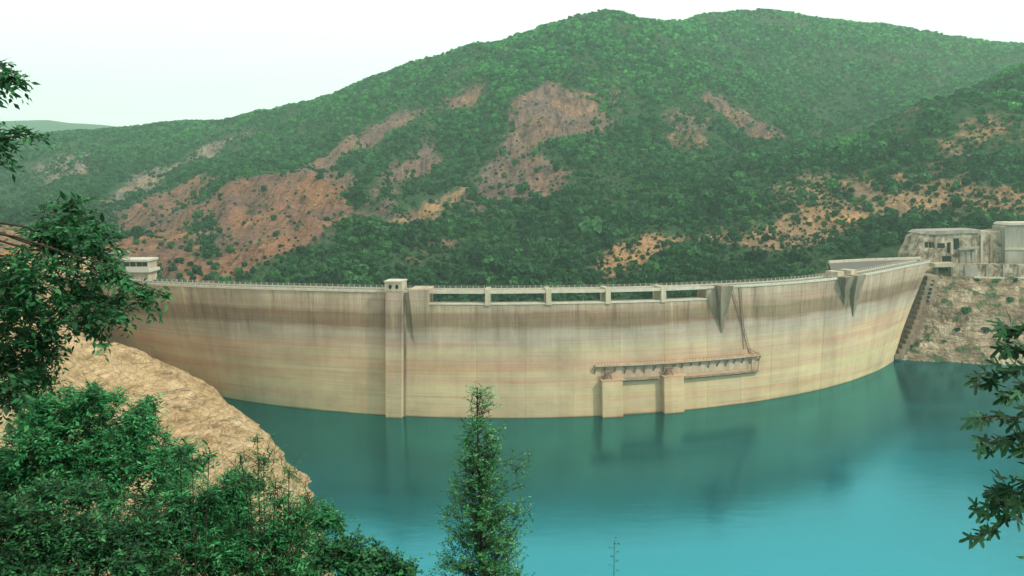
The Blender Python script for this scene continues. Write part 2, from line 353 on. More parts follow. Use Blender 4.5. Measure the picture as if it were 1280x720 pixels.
def hill_z(x, y):
    b = tps(x, y); am = np.clip((y-430)/250, .15, 1)
    b = b+am*(8*fbm(x/120, y/160, 21, 4)+25*np.clip(1.15-np.abs(y-720)/420, .25, 1)*(ridged(x/75+.35*y/75, y/230, 31, 3)-.66)+3*fbm(x/18, y/24, 41, 3)); return b
hx = np.arange(-1250, 1400, 4.6); hy = np.concatenate([np.arange(372, 900, 3.6), np.arange(900, 1640, 6.0)])
GX, GY = np.meshgrid(hx, hy); GZ = hill_z(GX, GY)
def world_poly(poly):                     # outline traced on the slope -> world XY, by marching each ray to the ground
    o = []; n = len(poly)
    for i in range(n):
        a, b = np.array(poly[i], float), np.array(poly[(i+1) % n], float); m = max(1, int(np.hypot(*(b-a))/14))
        for j in range(m):
            p = a+(b-a)*j/m; d = ray(*p); Ys = np.arange(430, 1500, 4.0); X = d[0]/d[1]*Ys; Z = CAMZ+d[2]/d[1]*Ys
            h = Z < tps(X, Ys)
            k_ = int(np.argmax(h)) if h.any() else len(Ys)-1; o.append((X[k_], Ys[k_]))
    return o
BR, PK, OR, GR = (.225, .122, .088), (.205, .133, .118), (.35, .225, .135), (.25, .21, .185)
patches = [
 ([(150, 302), (185, 277), (240, 258), (300, 236), (350, 216), (385, 210), (420, 225), (442, 245), (435, 262), (450, 268), (425, 288), (395, 298), (385, 312), (340, 322), (300, 336), (240, 344), (205, 328), (170, 316)], BR, 1.0),
 ([(385, 206), (410, 186), (470, 161), (520, 140), (537, 137), (520, 155), (480, 176), (430, 197), (395, 208)], PK, .95),
 ([(550, 124), (590, 113), (598, 130), (565, 136)], PK, .8),
 ([(452, 230), (490, 205), (520, 188), (548, 178), (552, 196), (520, 217), (500, 236), (480, 257), (458, 256)], PK, .85),
 ([(640, 148), (662, 130), (690, 122), (735, 124), (745, 152), (740, 170), (718, 178), (690, 170), (668, 180), (655, 205), (628, 215), (640, 178)], PK, 1.15),
 ([(598, 218), (640, 185), (668, 195), (700, 225), (715, 246), (660, 248), (640, 235), (612, 252), (588, 254)], PK, .75),
 ([(485, 278), (520, 262), (560, 232), (574, 236), (548, 272), (520, 277), (490, 282)], OR, .85),
 ([(696, 98), (710, 84), (725, 80), (738, 88), (722, 97)], PK, .5),
 ([(128, 254), (160, 234), (208, 209), (216, 217), (180, 238), (150, 254)], GR, .85),
 ([(146, 272), (190, 246), (240, 232), (258, 236), (210, 258), (160, 279)], BR, .95),
 ([(226, 205), (255, 185), (278, 184), (262, 200), (236, 209)], GR, .8),
 ([(30, 218), (60, 198), (112, 195), (112, 215), (80, 230)], GR, .55),
 ([(868, 122), (900, 114), (928, 136), (968, 172), (940, 167), (915, 150), (885, 132)], PK, .8),
 ([(818, 155), (860, 140), (900, 162), (890, 182), (830, 184)], PK, .5),
 ([(775, 334), (780, 316), (830, 299), (880, 291), (930, 286), (960, 272), (1010, 268), (1060, 262), (1100, 250), (1160, 240), (1220, 245), (1285, 230), (1285, 258), (1200, 267), (1130, 277), (1060, 285), (980, 302), (900, 302), (850, 312)], OR, .70),
 ([(950, 242), (1000, 215), (1080, 222), (1150, 205), (1200, 165), (1260, 140), (1285, 138), (1285, 178), (1230, 192), (1205, 212), (1170, 226), (1100, 246), (1000, 262)], (.27, .185, .13), .55),
 ([(503, 322), (550, 302), (582, 300), (572, 312), (520, 327)], BR, .8),
 ([(538, 356), (548, 346), (572, 350), (580, 360)], BR, .8), ([(745, 224), (770, 215), (775, 228), (750, 234)], PK, .7), ([(1005, 345), (1020, 335), (1050, 340), (1050, 350)], OR, .8),
 ([(-40, 335), (-40, 285), (20, 284), (60, 300), (40, 330)], (.36, .20, .11), 1.0), ([(280, 170), (320, 160), (325, 168), (290, 178)], PK, .5),
 ([(230, 288), (250, 278), (268, 288), (272, 305), (258, 332), (240, 326), (230, 304)], BR, 0.0), ([(430, 232), (470, 215), (480, 228), (455, 262), (448, 250)], BR, 0.0), ([(150, 292), (200, 268), (250, 250), (255, 256), (200, 274), (155, 300)], BR, 0.0),
]
def grow(p, k=1.15):
    p = np.array(p, float); c = p.mean(0); return c+(p-c)*k+np.array([0, 2.0])
WP = [(np.array(world_poly(grow(p))), c, s) for p, c, s in patches]
def soil_at(x, y):
    A = np.zeros(x.shape); col = np.zeros(x.shape+(3,)); col[...] = BR
    jx = x+20*fbm(x/34, y/34, 51, 5); jy = y+30*fbm(x/34+40, y/40, 52, 5)
    for p, c, s in WP:
        bb = (jx > p[:, 0].min()) & (jx < p[:, 0].max()) & (jy > p[:, 1].min()) & (jy < p[:, 1].max())
        if not bb.any(): continue
        i = np.zeros(x.shape, bool); i[bb] = in_poly(jx[bb], jy[bb], [tuple(q) for q in p]); A[i] = s; col[i] = c
    mot = fbm(x/26, y/40, 55, 4); up = np.clip((y-520)/200, 0, 1); m = (A == 0) & (mot > .36-.10*up); A[m] = .45; col[m] = PK
    return A, col
def soil_soft(x, y):
    A, col = soil_at(x, y); S_ = A.copy()
    for dx, dy in ((9, 6), (-9, 7), (6, -12), (-7, -10)): S_ = S_+soil_at(x+dx, y+dy)[0]
    q = x.copy(); c2 = col.copy()
    for dx, dy in ((9, 6), (-9, 7), (6, -12), (-7, -10)):
        a3, c3 = soil_at(x+dx, y+dy); m = (A == 0) & (a3 > 0); c2[m] = c3[m]
    return S_/5, c2
SA, SCOL = soil_soft(GX, GY)
GZ = GZ+SA*(18.0*(ridged(GX/38+.5*GY/38, GY/120, 61, 2)-.72)+7*(ridged(GX/13, GY/40, 64, 3)-.7))*np.clip((GY-440)/100, 0, 1)
rad = np.hypot(GX-DXC, GY-DYC)
keep = ~((rad > DR-12) & (GY < 470) & (GX > -215) & ~((GX > 170) & (GY > 446))) | (GX > 330)
keep &= np.abs(GX) < GY*.95+80
V = np.c_[GX.ravel(), GY.ravel(), GZ.ravel()]; T = grid_faces(len(hx), len(hy), keep)
soil = np.concatenate([SCOL, SA[..., None]], -1).reshape(-1, 4)
hill = tri_mesh('hill', V, T, M['hill'], attr={'soil': soil}, smooth=True); tag(hill, kind='structure')
def ground_h(x, y):                       # bilinear look-up of the finished hillside
    i = np.clip(np.searchsorted(hx, x)-1, 0, len(hx)-2); j = np.clip(np.searchsorted(hy, y)-1, 0, len(hy)-2)
    fx = np.clip((x-hx[i])/(hx[i+1]-hx[i]), 0, 1); fy = np.clip((y-hy[j])/(hy[j+1]-hy[j]), 0, 1)
    return (GZ[j, i]*(1-fx)+GZ[j, i+1]*fx)*(1-fy)+(GZ[j+1, i]*(1-fx)+GZ[j+1, i+1]*fx)*fy

# far ridge at the left, fading into the haze
fx_ = np.arange(-2600, 400, 40.0); fy_ = np.arange(2300, 3300, 50.0); FX, FY = np.meshgrid(fx_, fy_)
top = np.interp(FX/FY*F+640, [-300, 0, 60, 130, 220, 420, 700], [148, 154, 153, 158, 168, 190, 224])
ZT = CAMZ+(224-top)/F*2800
FZ = ZT*np.clip(1-((FY-2800)/600)**2, -.2, 1)+10*fbm(FX/150, FY/150, 9, 4)
far = tri_mesh('far_hills', np.c_[FX.ravel(), FY.ravel(), FZ.ravel()], grid_faces(len(fx_), len(fy_)), M['hill'], attr={'soil': np.zeros((FX.size, 4))}, smooth=True); tag(far, kind='structure')

# left bank: bare rock slope running down from the dam's left end into the water
BP = []
for p in [(277, 502), (255, 490), (232, 478), (205, 462), (178, 446), (152, 430), (132, 416)]:
    h = dhit(*p)
    if h: q = dpt(*h); BP.append(q); BP.append(q+np.array([0, 14, 5]))
shore = [(277, 503), (300, 520), (325, 538), (343, 556), (362, 582), (382, 608), (396, 640), (405, 680)]
for p in shore:
    q = onz(*p, 0); BP.append(q); BP.append(q+np.array([14, 4, -9.0])); BP.append(q+np.array([-9, 0, 9.0]))
for p, z in [((90, 470), 30), ((150, 480), 20.5), ((200, 505), 14.5), ((250, 540), 11), ((300, 575), 9.0), ((40, 460), 40), ((60, 520), 30), ((150, 580), 22), ((0, 430), 50), ((110, 425), 33), ((0, 560), 40)]:
    BP.append(onz(*p, z))
BP += [(-215, 350, 47.5), (-195, 385, 46), (-260, 360, 48.5), (-330, 350, 52), (-300, 290, 56), (-360, 250, 66), (-330, 200, 62), (-240, 160, 44), (-200, 420, 44), (-330, 430, 46), (-180, 120, 34)]
tb = TPS(BP, 3e-4, 150.0)
bx_ = np.arange(-345, -20, 1.1); by_ = np.arange(120, 430, 1.1); BX, BY = np.meshgrid(bx_, by_); BZ = tb(BX, BY)
rk = np.clip((330-BY)/20, .15, 1)
BZ = BZ+rk*(1.5*(ridged((BX*.5+BY*.86)/16, (BX*.86-BY*.5)/34, 71, 4)-.7)*2+1.6*(ridged((BX*.3+BY*.95+BZ*.8)/6, (BX*.95-BY*.3)/30, 73, 3)-.7)+1.2*fbm(BX/6, BY/6, 75, 4))
tq = (BZ*.80+BX*.42+BY*.20+1.5*fbm(BX/14, BY/14, 77, 3))/2.3; sw_ = tq-np.floor(tq); BZ = BZ+rk*(1.15*np.where(sw_ < .78, sw_/.78, (1-sw_)/.22)-.5)*(.5+vnoise(BX/9, BY/9, 78))
brad = np.hypot(BX-DXC, BY-DYC); keep = (BZ > -14) & (brad > DR-8) & ~((BY > 392) & (BX > -190)) & (BZ < 75)
bank = tri_mesh('rock_bank', np.c_[BX.ravel(), BY.ravel(), BZ.ravel()], grid_faces(len(bx_), len(by_), keep), M['bank'], smooth=False); tag(bank, kind='structure')
def bank_h(x, y):
    i = int(np.clip(round((x+345)/1.1), 0, len(bx_)-1)); j = int(np.clip(round((y-120)/1.1), 0, len(by_)-1)); return float(BZ[j, i])

# right abutment cliff
CP = []
for p in [(1118, 450), (1150, 452), (1200, 454), (1280, 457), (1400, 462), (1500, 466)]:
    q = onz(*p, 0); CP.append(q); CP.append(q+np.array([-3, -10, -10.0]))
for p in [(1140, 425, 405), (1152, 405, 410), (1165, 390, 412), (1205, 400, 403), (1280, 405, 401), (1400, 410, 400), (1176, 366, 419), (1210, 360, 416), (1280, 360, 415), (1400, 362, 414), (1196, 350, 423), (1240, 352.5, 422.5), (1285, 353.5, 422), (1400, 355.5, 421)]:
    CP.append(at(*p))
CP += [(x, y_, z) for x in (228, 262, 300, 335) for y_, z in ((434, 42.3), (446, 43), (462, 45))]+[(205, 440, 40), (205, 462, 43), (212, 426, 36), (190, 450, 34)]
tcf = TPS(CP, 3e-4, 100.0)
cx_ = np.arange(178, 345, 1.2); cy_ = np.arange(366, 464, 1.2); CX, CY = np.meshgrid(cx_, cy_); CZ = tcf(CX, CY)
am = np.clip(1.2-np.abs(CZ-20)/24, .06, 1)
CZ = CZ+am*(3.4*(ridged(CX/13, CY/13+CZ/14, 81, 4)-.75)*2+3.6*fbm(CX/7, CY/7, 85, 4))
tq = (CZ+.25*CX+2.5*fbm(CX/12, CY/12, 87, 3))/4.2; sw_ = tq-np.floor(tq); CZ = CZ+am*(2.6*np.where(sw_ < .7, sw_/.7, (1-sw_)/.3)-1.3)*(.35+1.2*vnoise(CX/8, CY/8, 88))
crad = np.hypot(CX-DXC, CY-DYC)
cth = np.degrees(np.arctan2(CX-DXC, DYC-CY)); keep = (CZ > -14) & ~((crad < DR+2) & (cth < 56)) & ~((crad < DR-3) & (cth < 61.5))
cliff = tri_mesh('rock_cliff', np.c_[CX.ravel(), CY.ravel(), CZ.ravel()], grid_faces(len(cx_), len(cy_), keep), M['cliff'], smooth=False); tag(cliff, kind='structure')
def cliff_h(x, y):
    i = int(np.clip(round((x-178)/1.2), 0, len(cx_)-1)); j = int(np.clip(round((y-366)/1.2), 0, len(cy_)-1)); return float(CZ[j, i])

# hillside the photographer stands on (falls away below the frame)
nx_ = np.arange(-70, 74, 2.0); ny_ = np.arange(-30, 152, 2.0); NX, NY = np.meshgrid(nx_, ny_)
def near_h(x, y): return 88.3-.64*np.maximum(y, -8)+.10*np.clip(-x-4, 0, 40)
NZ = near_h(NX, NY)+.5*fbm(NX/9, NY/9, 91, 3)*np.clip(np.hypot(NX, NY)/8, 0, 1)
near = tri_mesh('viewpoint_slope', np.c_[NX.ravel(), NY.ravel(), NZ.ravel()], grid_faces(len(nx_), len(ny_)), M['ground'], smooth=True); tag(near, kind='structure')

# ------------------------------------------------------------------ water
def water_material():
    k = NM('reservoir_water', .12); v = k.coord('Object')
    k.b.inputs['Base Color'].default_value = (.003, .020, .030, 1); k.b.inputs['Specular IOR Level'].default_value = .5
    gl = k.n('ShaderNodeBsdfGlossy'); gl.inputs['Color'].default_value = (.056, .435, .52, 1); wp = k.noise(k.coord('Object', (.010, .022, 1)), 1, 3, .55, .6); rr_ = k.n('ShaderNodeMapRange'); rr_.inputs[1].default_value = .35; rr_.inputs[2].default_value = .68; rr_.inputs[3].default_value = .17; rr_.inputs[4].default_value = .27; k.l(wp, rr_.inputs[0]); k.l(rr_.outputs[0], gl.inputs['Roughness'])
    n1 = k.noise(k.coord('Object', (.5, 1.4, 1)), .25, 3, .5); n2 = k.noise(v, .03, 3, .5)
    bp = k.n('ShaderNodeBump'); bp.inputs['Strength'].default_value = .07; bp.inputs['Distance'].default_value = .5; k.l(k.math(n1, k.math(n2, 2.0), 'ADD'), bp.inputs['Height'])
    k.l(bp.outputs[0], gl.inputs['Normal'])
    ms = k.n('ShaderNodeMixShader'); ms.inputs[0].default_value = .76
    k.l(k.b.outputs[0], ms.inputs[1]); k.l(gl.outputs[0], ms.inputs[2]); k.l(ms.outputs[0], k.t.nodes['Material Output'].inputs[0]); return k.m
M['water'] = water_material()
wv = [(-340, -60, 0), (420, -60, 0), (420, 470, 0), (228, 470, 0)]
for th in np.arange(62, -52.1, -2): wv.append(tuple(dpt(float(th), 0, -3.0)))
wv.append((-340, 400, 0))
bm = bmesh.new(); bm.faces.new([bm.verts.new(p) for p in wv]); bmesh.ops.triangulate(bm, faces=bm.faces[:]); me = bpy.data.meshes.new('water'); bm.to_mesh(me); bm.free(); me.materials.append(M['water'])
tag(obj('water', me), kind='structure')

# ================================================================== DAM
dam = empty('arch_dam', (DXC, DYC-DR, 0), 'long curved concrete arch dam with stained beige face holding back the turquoise water', 'dam')
SILL, DECK0, DECK1 = 43.0, 47.15, 48.3
bays_px = [(540, 605), (613, 676), (689, 751), (763, 821), (832, 879)]
bays = [(dhit(a, 374)[0], dhit(b, 374)[0]) for a, b in bays_px]
TL, TR = -47.0, 60.0
def theta_z(th, z):                       # the last blocks lean in with the valley side
    k = np.clip((th-30)/30, 0, 1); return th-k*k*8.0*(1-max(0, min(z, DH))/DH)**1.3
bounds = list(np.linspace(TL, bays[0][0]-.35, 12))+list(np.linspace(bays[0][0]-.35, bays[-1][1]+.35, 7))[1:]+list(np.linspace(bays[-1][1]+.35, TR, 12))[1:]
zs = [-12, -4, 2, 8, 14, 20, 26, 32, 37, 41]
for i in range(len(bounds)-1):
    a, b = bounds[i], bounds[i+1]; low = a >= bays[0][0]-.4 and b <= bays[-1][1]+.4
    ztop = SILL if low else 47.4; zz = [z for z in zs if z < ztop-1]+[ztop]
    g = .15/DR*180/math.pi; cols = [(a, -.10), (a+g, 0)]+[(a+(b-a)*k/4, 0) for k in (1, 2, 3)]+[(b-g, 0), (b, -.10)]
    V, uv, Fc = [], [], []; nc = len(cols)
    for z in zz:
        for th, o in cols: V.append(dpt(theta_z(th, z), z, o)); uv.append((arc(th), z))
    for r in range(len(zz)-1):
        for c in range(nc-1): Fc.append((r*nc+c, r*nc+c+1, (r+1)*nc+c+1, (r+1)*nc+c))
    n0 = len(V); nr = len(zz)             # top, back and ends
    bz = [(ztop, -6.5), (-12, -14)]
    for z, o in bz:
        for th, _ in cols: V.append(dpt(theta_z(th, z), z, o)); uv.append((arc(th), z-3))
    t0 = (nr-1)*nc
    for c in range(nc-1):
        Fc.append((t0+c, t0+c+1, n0+c+1, n0+c)); Fc.append((n0+c, n0+c+1, n0+nc+c+1, n0+nc+c))
    for e in (0, nc-1):
        ring = [r*nc+e for r in range(nr)]+[n0+e, n0+nc+e]; Fc.append(ring if e else ring[::-1])
    mesh('concrete_block', V, Fc, M['dam'], dam, uv=uv)

def sweep(profile, t0, t1, name, mat, parent, step=1.2):
    """profile: list of (outward offset, z), closed; swept along the crest"""
    n = max(2, int(abs(t1-t0)/step)+1); V, uv, Fc = [], [], []; m = len(profile)
    for i in range(n):
        th = t0+(t1-t0)*i/(n-1)
        for o, z in profile: V.append(dpt(th, min(z, DH), o)+np.array([0, 0, max(0, z-DH)])); uv.append((arc(th), z))
    for i in range(n-1):
        for k in range(m): Fc.append((i*m+k, i*m+(k+1) % m, (i+1)*m+(k+1) % m, (i+1)*m+k))
    Fc.append(tuple(range(m-1, -1, -1))); Fc.append(tuple((n-1)*m+k for k in range(m)))
    return mesh(name, V, Fc, mat, parent, uv=uv)
tA, tB = bays[0][0]-.35, bays[-1][1]+.35
for a, b in ((TL, tA), (tB, TR)):         # crest edge beams, roadway and railings
    sweep([(.35, 47.35), (.35, 48.25), (-.45, 48.25), (-.45, 47.35)], a, b, 'coping', M['coping'], dam)
    sweep([(-.47, 47.45), (-.47, 47.75), (-6.0, 47.75), (-6.0, 47.45)], a, b, 'roadway', M['asphalt'], dam)
    sweep([(-6.02, 47.1), (-6.02, 48.25), (-6.8, 48.25), (-6.8, 47.1)], a, b, 'downstream_coping', M['coping'], dam)
sweep([(.3, DECK0), (.3, DECK1), (-.4, DECK1), (-.4, DECK0)], tA-.02, tB+.02, 'deck_beam', M['coping'], dam)
sweep([(-.42, DECK0+.25), (-.42, 47.78), (-6.0, 47.78), (-6.0, DECK0+.25)], tA-.02, tB+.02, 'spillway_deck', M['conc_grey'], dam)
sweep([(-6.02, DECK0), (-6.02, DECK1), (-6.7, DECK1), (-6.7, DECK0)], tA-.02, tB+.02, 'downstream_beam', M['coping'], dam)
sweep([(.25, SILL-.05), (.25, SILL+.4), (-1.6, SILL+.55), (-6.4, SILL+.15), (-6.4, SILL-.05)], tA, tB, 'spillway_sill', M['coping'], dam)
def railing(o, a, b, zb):
    mb = MB(); n = int(abs(arc(b)-arc(a))/2.3)
    for i in range(n+1):
        p = dpt(a+(b-a)*i/n, DH, o); mb.box((p[0], p[1], zb+.55), (.26, .26, 1.1))
    m = int(n/2)
    for zr in (.55, 1.0):
        mb.tube([dpt(a+(b-a)*i/m, DH, o)+np.array([0, 0, zb+zr-DH]) for i in range(m+1)], .05, 4)
    r = mb.build('railing', M['rail'], dam); r['kind'] = 'stuff'
railing(-.1, TL, TR, 48.2); railing(-6.4, TL, TR, 48.2)
# spillway piers
def block_on_face(t0, t1, z0, z1, o_in, o_out, name, mat, parent, o_out_bot=None, t_mid_bot=None):
    ob = o_out if o_out_bot is None else o_out_bot
    tb0, tb1 = (t0, t1) if t_mid_bot is None else t_mid_bot
    def P(th, z, o): return dpt(th, min(z, DH), o)+np.array([0, 0, max(0, z-DH)])
    mb = MB(); mb.hexa([P(tb0, z0, ob), P(tb1, z0, ob), P(tb1, z0, o_in), P(tb0, z0, o_in), P(t0, z1, o_out), P(t1, z1, o_out), P(t1, z1, o_in), P(t0, z1, o_in)])
    uv = [(arc(tb0), z0), (arc(tb1), z0), (arc(tb1)+4, z0), (arc(tb0)-4, z0), (arc(t0), z1), (arc(t1), z1), (arc(t1)+4, z1), (arc(t0)-4, z1)]
    return mesh(name, mb.v, mb.f, mat, parent, uv=uv)
for i in range(4):
    b = bays[i+1][0]; w_ = 2.0/DR*180/math.pi
    pier = block_on_face(b-w_, b, SILL-.3, 48.7, -7.4, .55, 'spillway_pier', M['conc'], dam)
def dm(px, py): return dhit(px, py)
# wedge brackets hanging from the crest
def wedge(x0, x1, ytop, xb, yb, depth, name='crest_bracket', mat=None):
    t0 = dm(x0, ytop+6)[0]; t1 = dm(x1, ytop+6)[0]; tb, zb = dm(xb, yb); e = .12
    return block_on_face(t0, t1, zb, 48.6, -1.0, depth, name, mat or M['conc_dark'], dam, .02, (tb-e, tb+e))
br1 = block_on_face(dm(513, 370)[0], dm(538, 370)[0], dm(525, 430)[1], 49.0, -6.9, 2.6, 'crest_bracket', M['dam'], dam, .03, (dm(518, 425)[0], dm(532, 425)[0]))
wedge(893, 908, 357, 902, 416, 4.6); wedge(1046, 1056, 345, 1056, 383, 4.2); wedge(1061, 1072, 344, 1066, 396, 3.8)
for x in (1050, 1066):                    # small kiosks on the crest above the brackets
    t = dm(x, 352)[0]; block_on_face(t-.55, t+.55, 48.0, 50.6, -5.5, .2, 'gate_hoist', M['conc'], dam)
# intake tower
tw0, tw1 = dm(485.5, 440)[0], dm(505, 440)[0]
it = block_on_face(tw0, tw1, -12, 49.6, -.5, 3.2, 'intake_tower', M['dam'], dam)
hd = block_on_face(tw0-.05, tw1+.05, 48.2, 51.7, -3.0, 3.45, 'tower_head', M['conc'], it)
block_on_face(tw0-.10, tw1+.10, 51.7, 52.2, -3.2, 3.7, 'tower_roof', M['coping'], it)
for fr in (.31, .72):                     # round-topped openings
    tc = tw0+(tw1-tw0)*fr; c = dpt(tc, DH, 3.46)+np.array([0, 0, 2.0]); a = R_(tc); ex = np.array([math.cos(a), math.sin(a), 0]); ey = np.array([-math.sin(a)*-1, -math.cos(a), 0])
    V, Fc = [], []
    for k in range(14):
        q = 2*math.pi*k/14; V.append(c+ex*.62*math.cos(q)+np.array([0, 0, .85*math.sin(q)]))
    for k in range(14): V.append(V[k]-np.array([-math.sin(a), math.cos(a), 0])*-0.0+np.array([math.sin(a), -math.cos(a), 0])*.06)
    Fc = [tuple(range(14, 28))]+[(k, (k+1) % 14, 14+(k+1) % 14, 14+k) for k in range(14)]
    mesh('tower_window', V, Fc, M['void'], it)
sweep([(.03, -6), (.03, 44), (.55, 44), (.55, -6)], tw1+.02, tw1+.22, 'guide_rail', M['conc_dark'], dam, .2)
# bottom-outlet works low on the face
ow0, ow1 = dm(743, 460)[0], dm(947, 445)[0]
outlet = sweep([(-.2, 18.9), (1.5, 19.1), (1.5, 19.6), (-.2, 19.6)], ow0, ow1, 'outlet_walkway', M['apron'], dam)
sweep([(-.3, 14.2), (.12, 14.2), (.12, 18.6), (-.3, 18.6)], dm(752, 460)[0], ow1-.4, 'apron_panel', M['apron'], dam)
tt = np.linspace(ow0, ow1, 19)
for i, th in enumerate(tt):               # raking struts under the upper walkway
    mb = MB(); mb.tube([dpt(th, 15.8+1.6*random.random(), .05), dpt(th+.25*random.random(), 19.0, 1.35)], .26, 5); mb.tube([dpt(th, 18.7, .05), dpt(th, 18.85, 1.4)], .14, 5); mb.build('bracket', M['rust'], outlet)
mb = MB()
for i in range(60): 
    th = ow0+(ow1-ow0)*i/59; p = dpt(th, 19.6, 1.4)
    if random.random() < .8: mb.box((p[0], p[1], 20.1), (.12, .12, 1.1))
mb.tube([dpt(ow0+(ow1-ow0)*i/30, 20.6, 1.4) for i in range(31)], .06, 4)
mb.build('railing', M['rust'], outlet)['kind'] = 'stuff'
lw = [(dm(775, 474)[0], dm(822, 473)[0], 13.9), (dm(852, 470)[0], dm(946, 463)[0], 13.3)]
for a, b, z in lw:
    l_ = sweep([(-.2, z-.5), (1.7, z-.4), (1.7, z), (-.2, z)], a, b, 'lower_ledge', M['conc_dark'], dam)
    mb = MB(); mb.tube([dpt(a+(b-a)*i/12, z-.75, .6) for i in range(13)], .3, 6); mb.build('pipe', M['rust'], l_)
for x0, x1, zt in ((751, 776, 13.9), (827, 851, 14.3)):
    pr = block_on_face(dm(x0, 500)[0], dm(x1, 500)[0], -10, zt, -.3, 2.7, 'outlet_pier', M['dam'], dam)
    block_on_face(dm(x0-1, 500)[0], dm(x1+3, 500)[0], zt, zt+.35, -.3, 2.85, 'pier_cap', M['dam'], pr)
    tc = dm((x0+x1)/2-5, 490)[0]; mb = MB()      # rusty gate hoist on the pier
    for s_ in (-.35, .35):
        mb.tube([dpt(tc+s_, zt+.3, 2.2), dpt(tc+s_*.5, zt+3.4, 1.8)], .16, 5); mb.tube([dpt(tc+s_, zt+.5, .6), dpt(tc+s_*.5, zt+3.4, 1.6)], .16, 5)
    p = dpt(tc, zt+2.2, 1.6); mb.box(p, (2.0, 1.2, 1.2), R_(tc)); mb.tube([dpt(tc-.45, zt+3.1, 1.6), dpt(tc+.45, zt+3.1, 1.6)], .35, 8)
    mb.build('gate_hoist', M['rust'], pr)
# ladders and pipe from the crest down to the outlet walkway
for xa, xb, yb in ((913, 937, 441), (924, 930, 436)):
    ta, tb_ = dm(xa, 364), dm(xb, yb); mb = MB(); n = 26
    pts = [dpt(ta[0]+(tb_[0]-ta[0])*i/n, 47.5+(tb_[1]-47.5)*i/n, .35) for i in range(n+1)]
    ex = np.array([.45, 0, 0])
    mb.tube([p-ex for p in pts], .10, 4); mb.tube([p+ex for p in pts], .10, 4)
    for p in pts: mb.tube([p-ex, p+ex], .06, 4)
    mb.build('access_ladder', M['rust'], dam)
mb = MB(); e0, e1 = dpt(ow1, 19.6, 1.4), dpt(ow1-.3, 13.4, 1.6); e2 = dpt(ow1-1.0, 13.4, 1.6); e3 = dpt(ow1-1.0, 19.6, 1.4); e4 = dpt(ow1-1.2, 22.6, .4)
for a, b in ((e0, e1), (e2, e3), (e0, e4), (e1, e2)): mb.tube([a, b], .15, 5)
mb.build('stair_frame', M['rust'], dam)

# ================================================================== RIGHT ABUTMENT
# stepped thrust wall along the dam's right flank
sw = empty('stepped_abutment_wall', tuple(dpt(61, 0, 0)), 'narrow dark stepped concrete wall between the right end of the dam and the rock cliff', 'wall')
edge = [(450, 1121), (438, 1130), (425, 1139), (405, 1147), (385, 1154), (365, 1160), (346, 1165)]
ey_ = [e[0] for e in edge][::-1]; ex_ = [e[1] for e in edge][::-1]; n = 17
for i in range(n):
    y1 = 449-i*(104/n); y0 = y1-104/n; ym = (y0+y1)/2; xe = float(np.interp(ym, ey_, ex_))-5; wd = 10+5*(i/n)+random.uniform(-1.5, 1.5); Yq = 389.5+(449-ym)/104*24
    A_ = [at(xe, y1, Yq), at(xe+wd, y1, Yq+.6), at(xe+wd, y0+.15, Yq+.6), at(xe, y0+.15, Yq)]; B_ = [p+np.array([1.0, 14, 0]) for p in A_]
    mesh('step', A_+B_, [(0, 1, 2, 3), (7, 6, 5, 4), (0, 4, 5, 1), (1, 5, 6, 2), (2, 6, 7, 3), (3, 7, 4, 0)], M['brick_dark'] if i < 12 else M['conc_dark'], sw)
for i in range(6):
    y1 = 350+i*5.0; xe = float(np.interp(y1, ey_, ex_))+1; Yq = 388.9+(449-y1)/104*24
    A_ = [at(xe, y1+3, Yq), at(xe+3, y1+3, Yq), at(xe+3, y1, Yq), at(xe, y1, Yq)]; B_ = [p+np.array([0, .5, 0]) for p in A_]
    mesh('niche', A_+B_, [(0, 1, 2, 3), (7, 6, 5, 4), (0, 4, 5, 1), (1, 5, 6, 2), (2, 6, 7, 3), (3, 7, 4, 0)], M['void'], sw)
# gatehouse: long weathered concrete block with a sloped left end
def wpt(px, py, Y): return at(px, py, Y)
gh = empty('gatehouse', tuple(at(1195, 330, 440)), 'weathered concrete gatehouse with small dark windows on the cliff beside the dam crest', 'building')
Y0 = 436.0
def face_prism(poly_px, Y, depth, name, mat, parent):
    """outline traced on a wall that stands at depth Y, extruded back by `depth` metres"""
    A = [at(x, y, Y) for x, y in poly_px]; B = [p+np.array([0, depth, 0]) for p in A]; n = len(A)
    Fc = [tuple(range(n)), tuple(range(2*n-1, n-1, -1))]+[(i, n+i, n+(i+1) % n, (i+1) % n) for i in range(n)]
    return mesh(name, A+B, Fc, mat, parent)
face_prism([(1140, 328), (1140, 318), (1147, 306), (1150, 297), (1157, 291), (1172, 292), (1196, 290.5), (1222, 289.5), (1222, 336), (1140, 336)], Y0, 16, 'wall', M['ruin'], gh)
face_prism([(1222.2, 291), (1256, 288), (1256, 333), (1222.2, 333)], Y0+1.2, 13, 'brown_wall', M['ruin'], gh)
face_prism([(1154, 292.5), (1160, 288.8), (1226, 287), (1226, 291.2), (1196, 292), (1172, 293.6), (1157, 293)], Y0-.6, 17.4, 'roof', M['conc_grey'], gh)
for x0, x1, y0, y1 in ((1156, 1160, 302.5, 309.5), (1161, 1164.5, 302.5, 309.5), (1165.2, 1168, 302.5, 309.5), (1172, 1181, 304, 310), (1184, 1189, 303, 316), (1192, 1199, 298, 312)):
    face_prism([(x0, y1), (x1, y1), (x1, y0), (x0, y0)], Y0-.12, .1, 'window', M['void'], gh)
face_prism([(1188.6, 318), (1191.6, 318), (1191.6, 302), (1188.6, 302)], Y0-1.0, 1.0, 'buttress', M['conc'], gh)
face_prism([(1199, 311), (1224, 308), (1224, 310.5), (1199, 313.5)], Y0-2.2, 2.2, 'canopy', M['conc_grey'], gh)
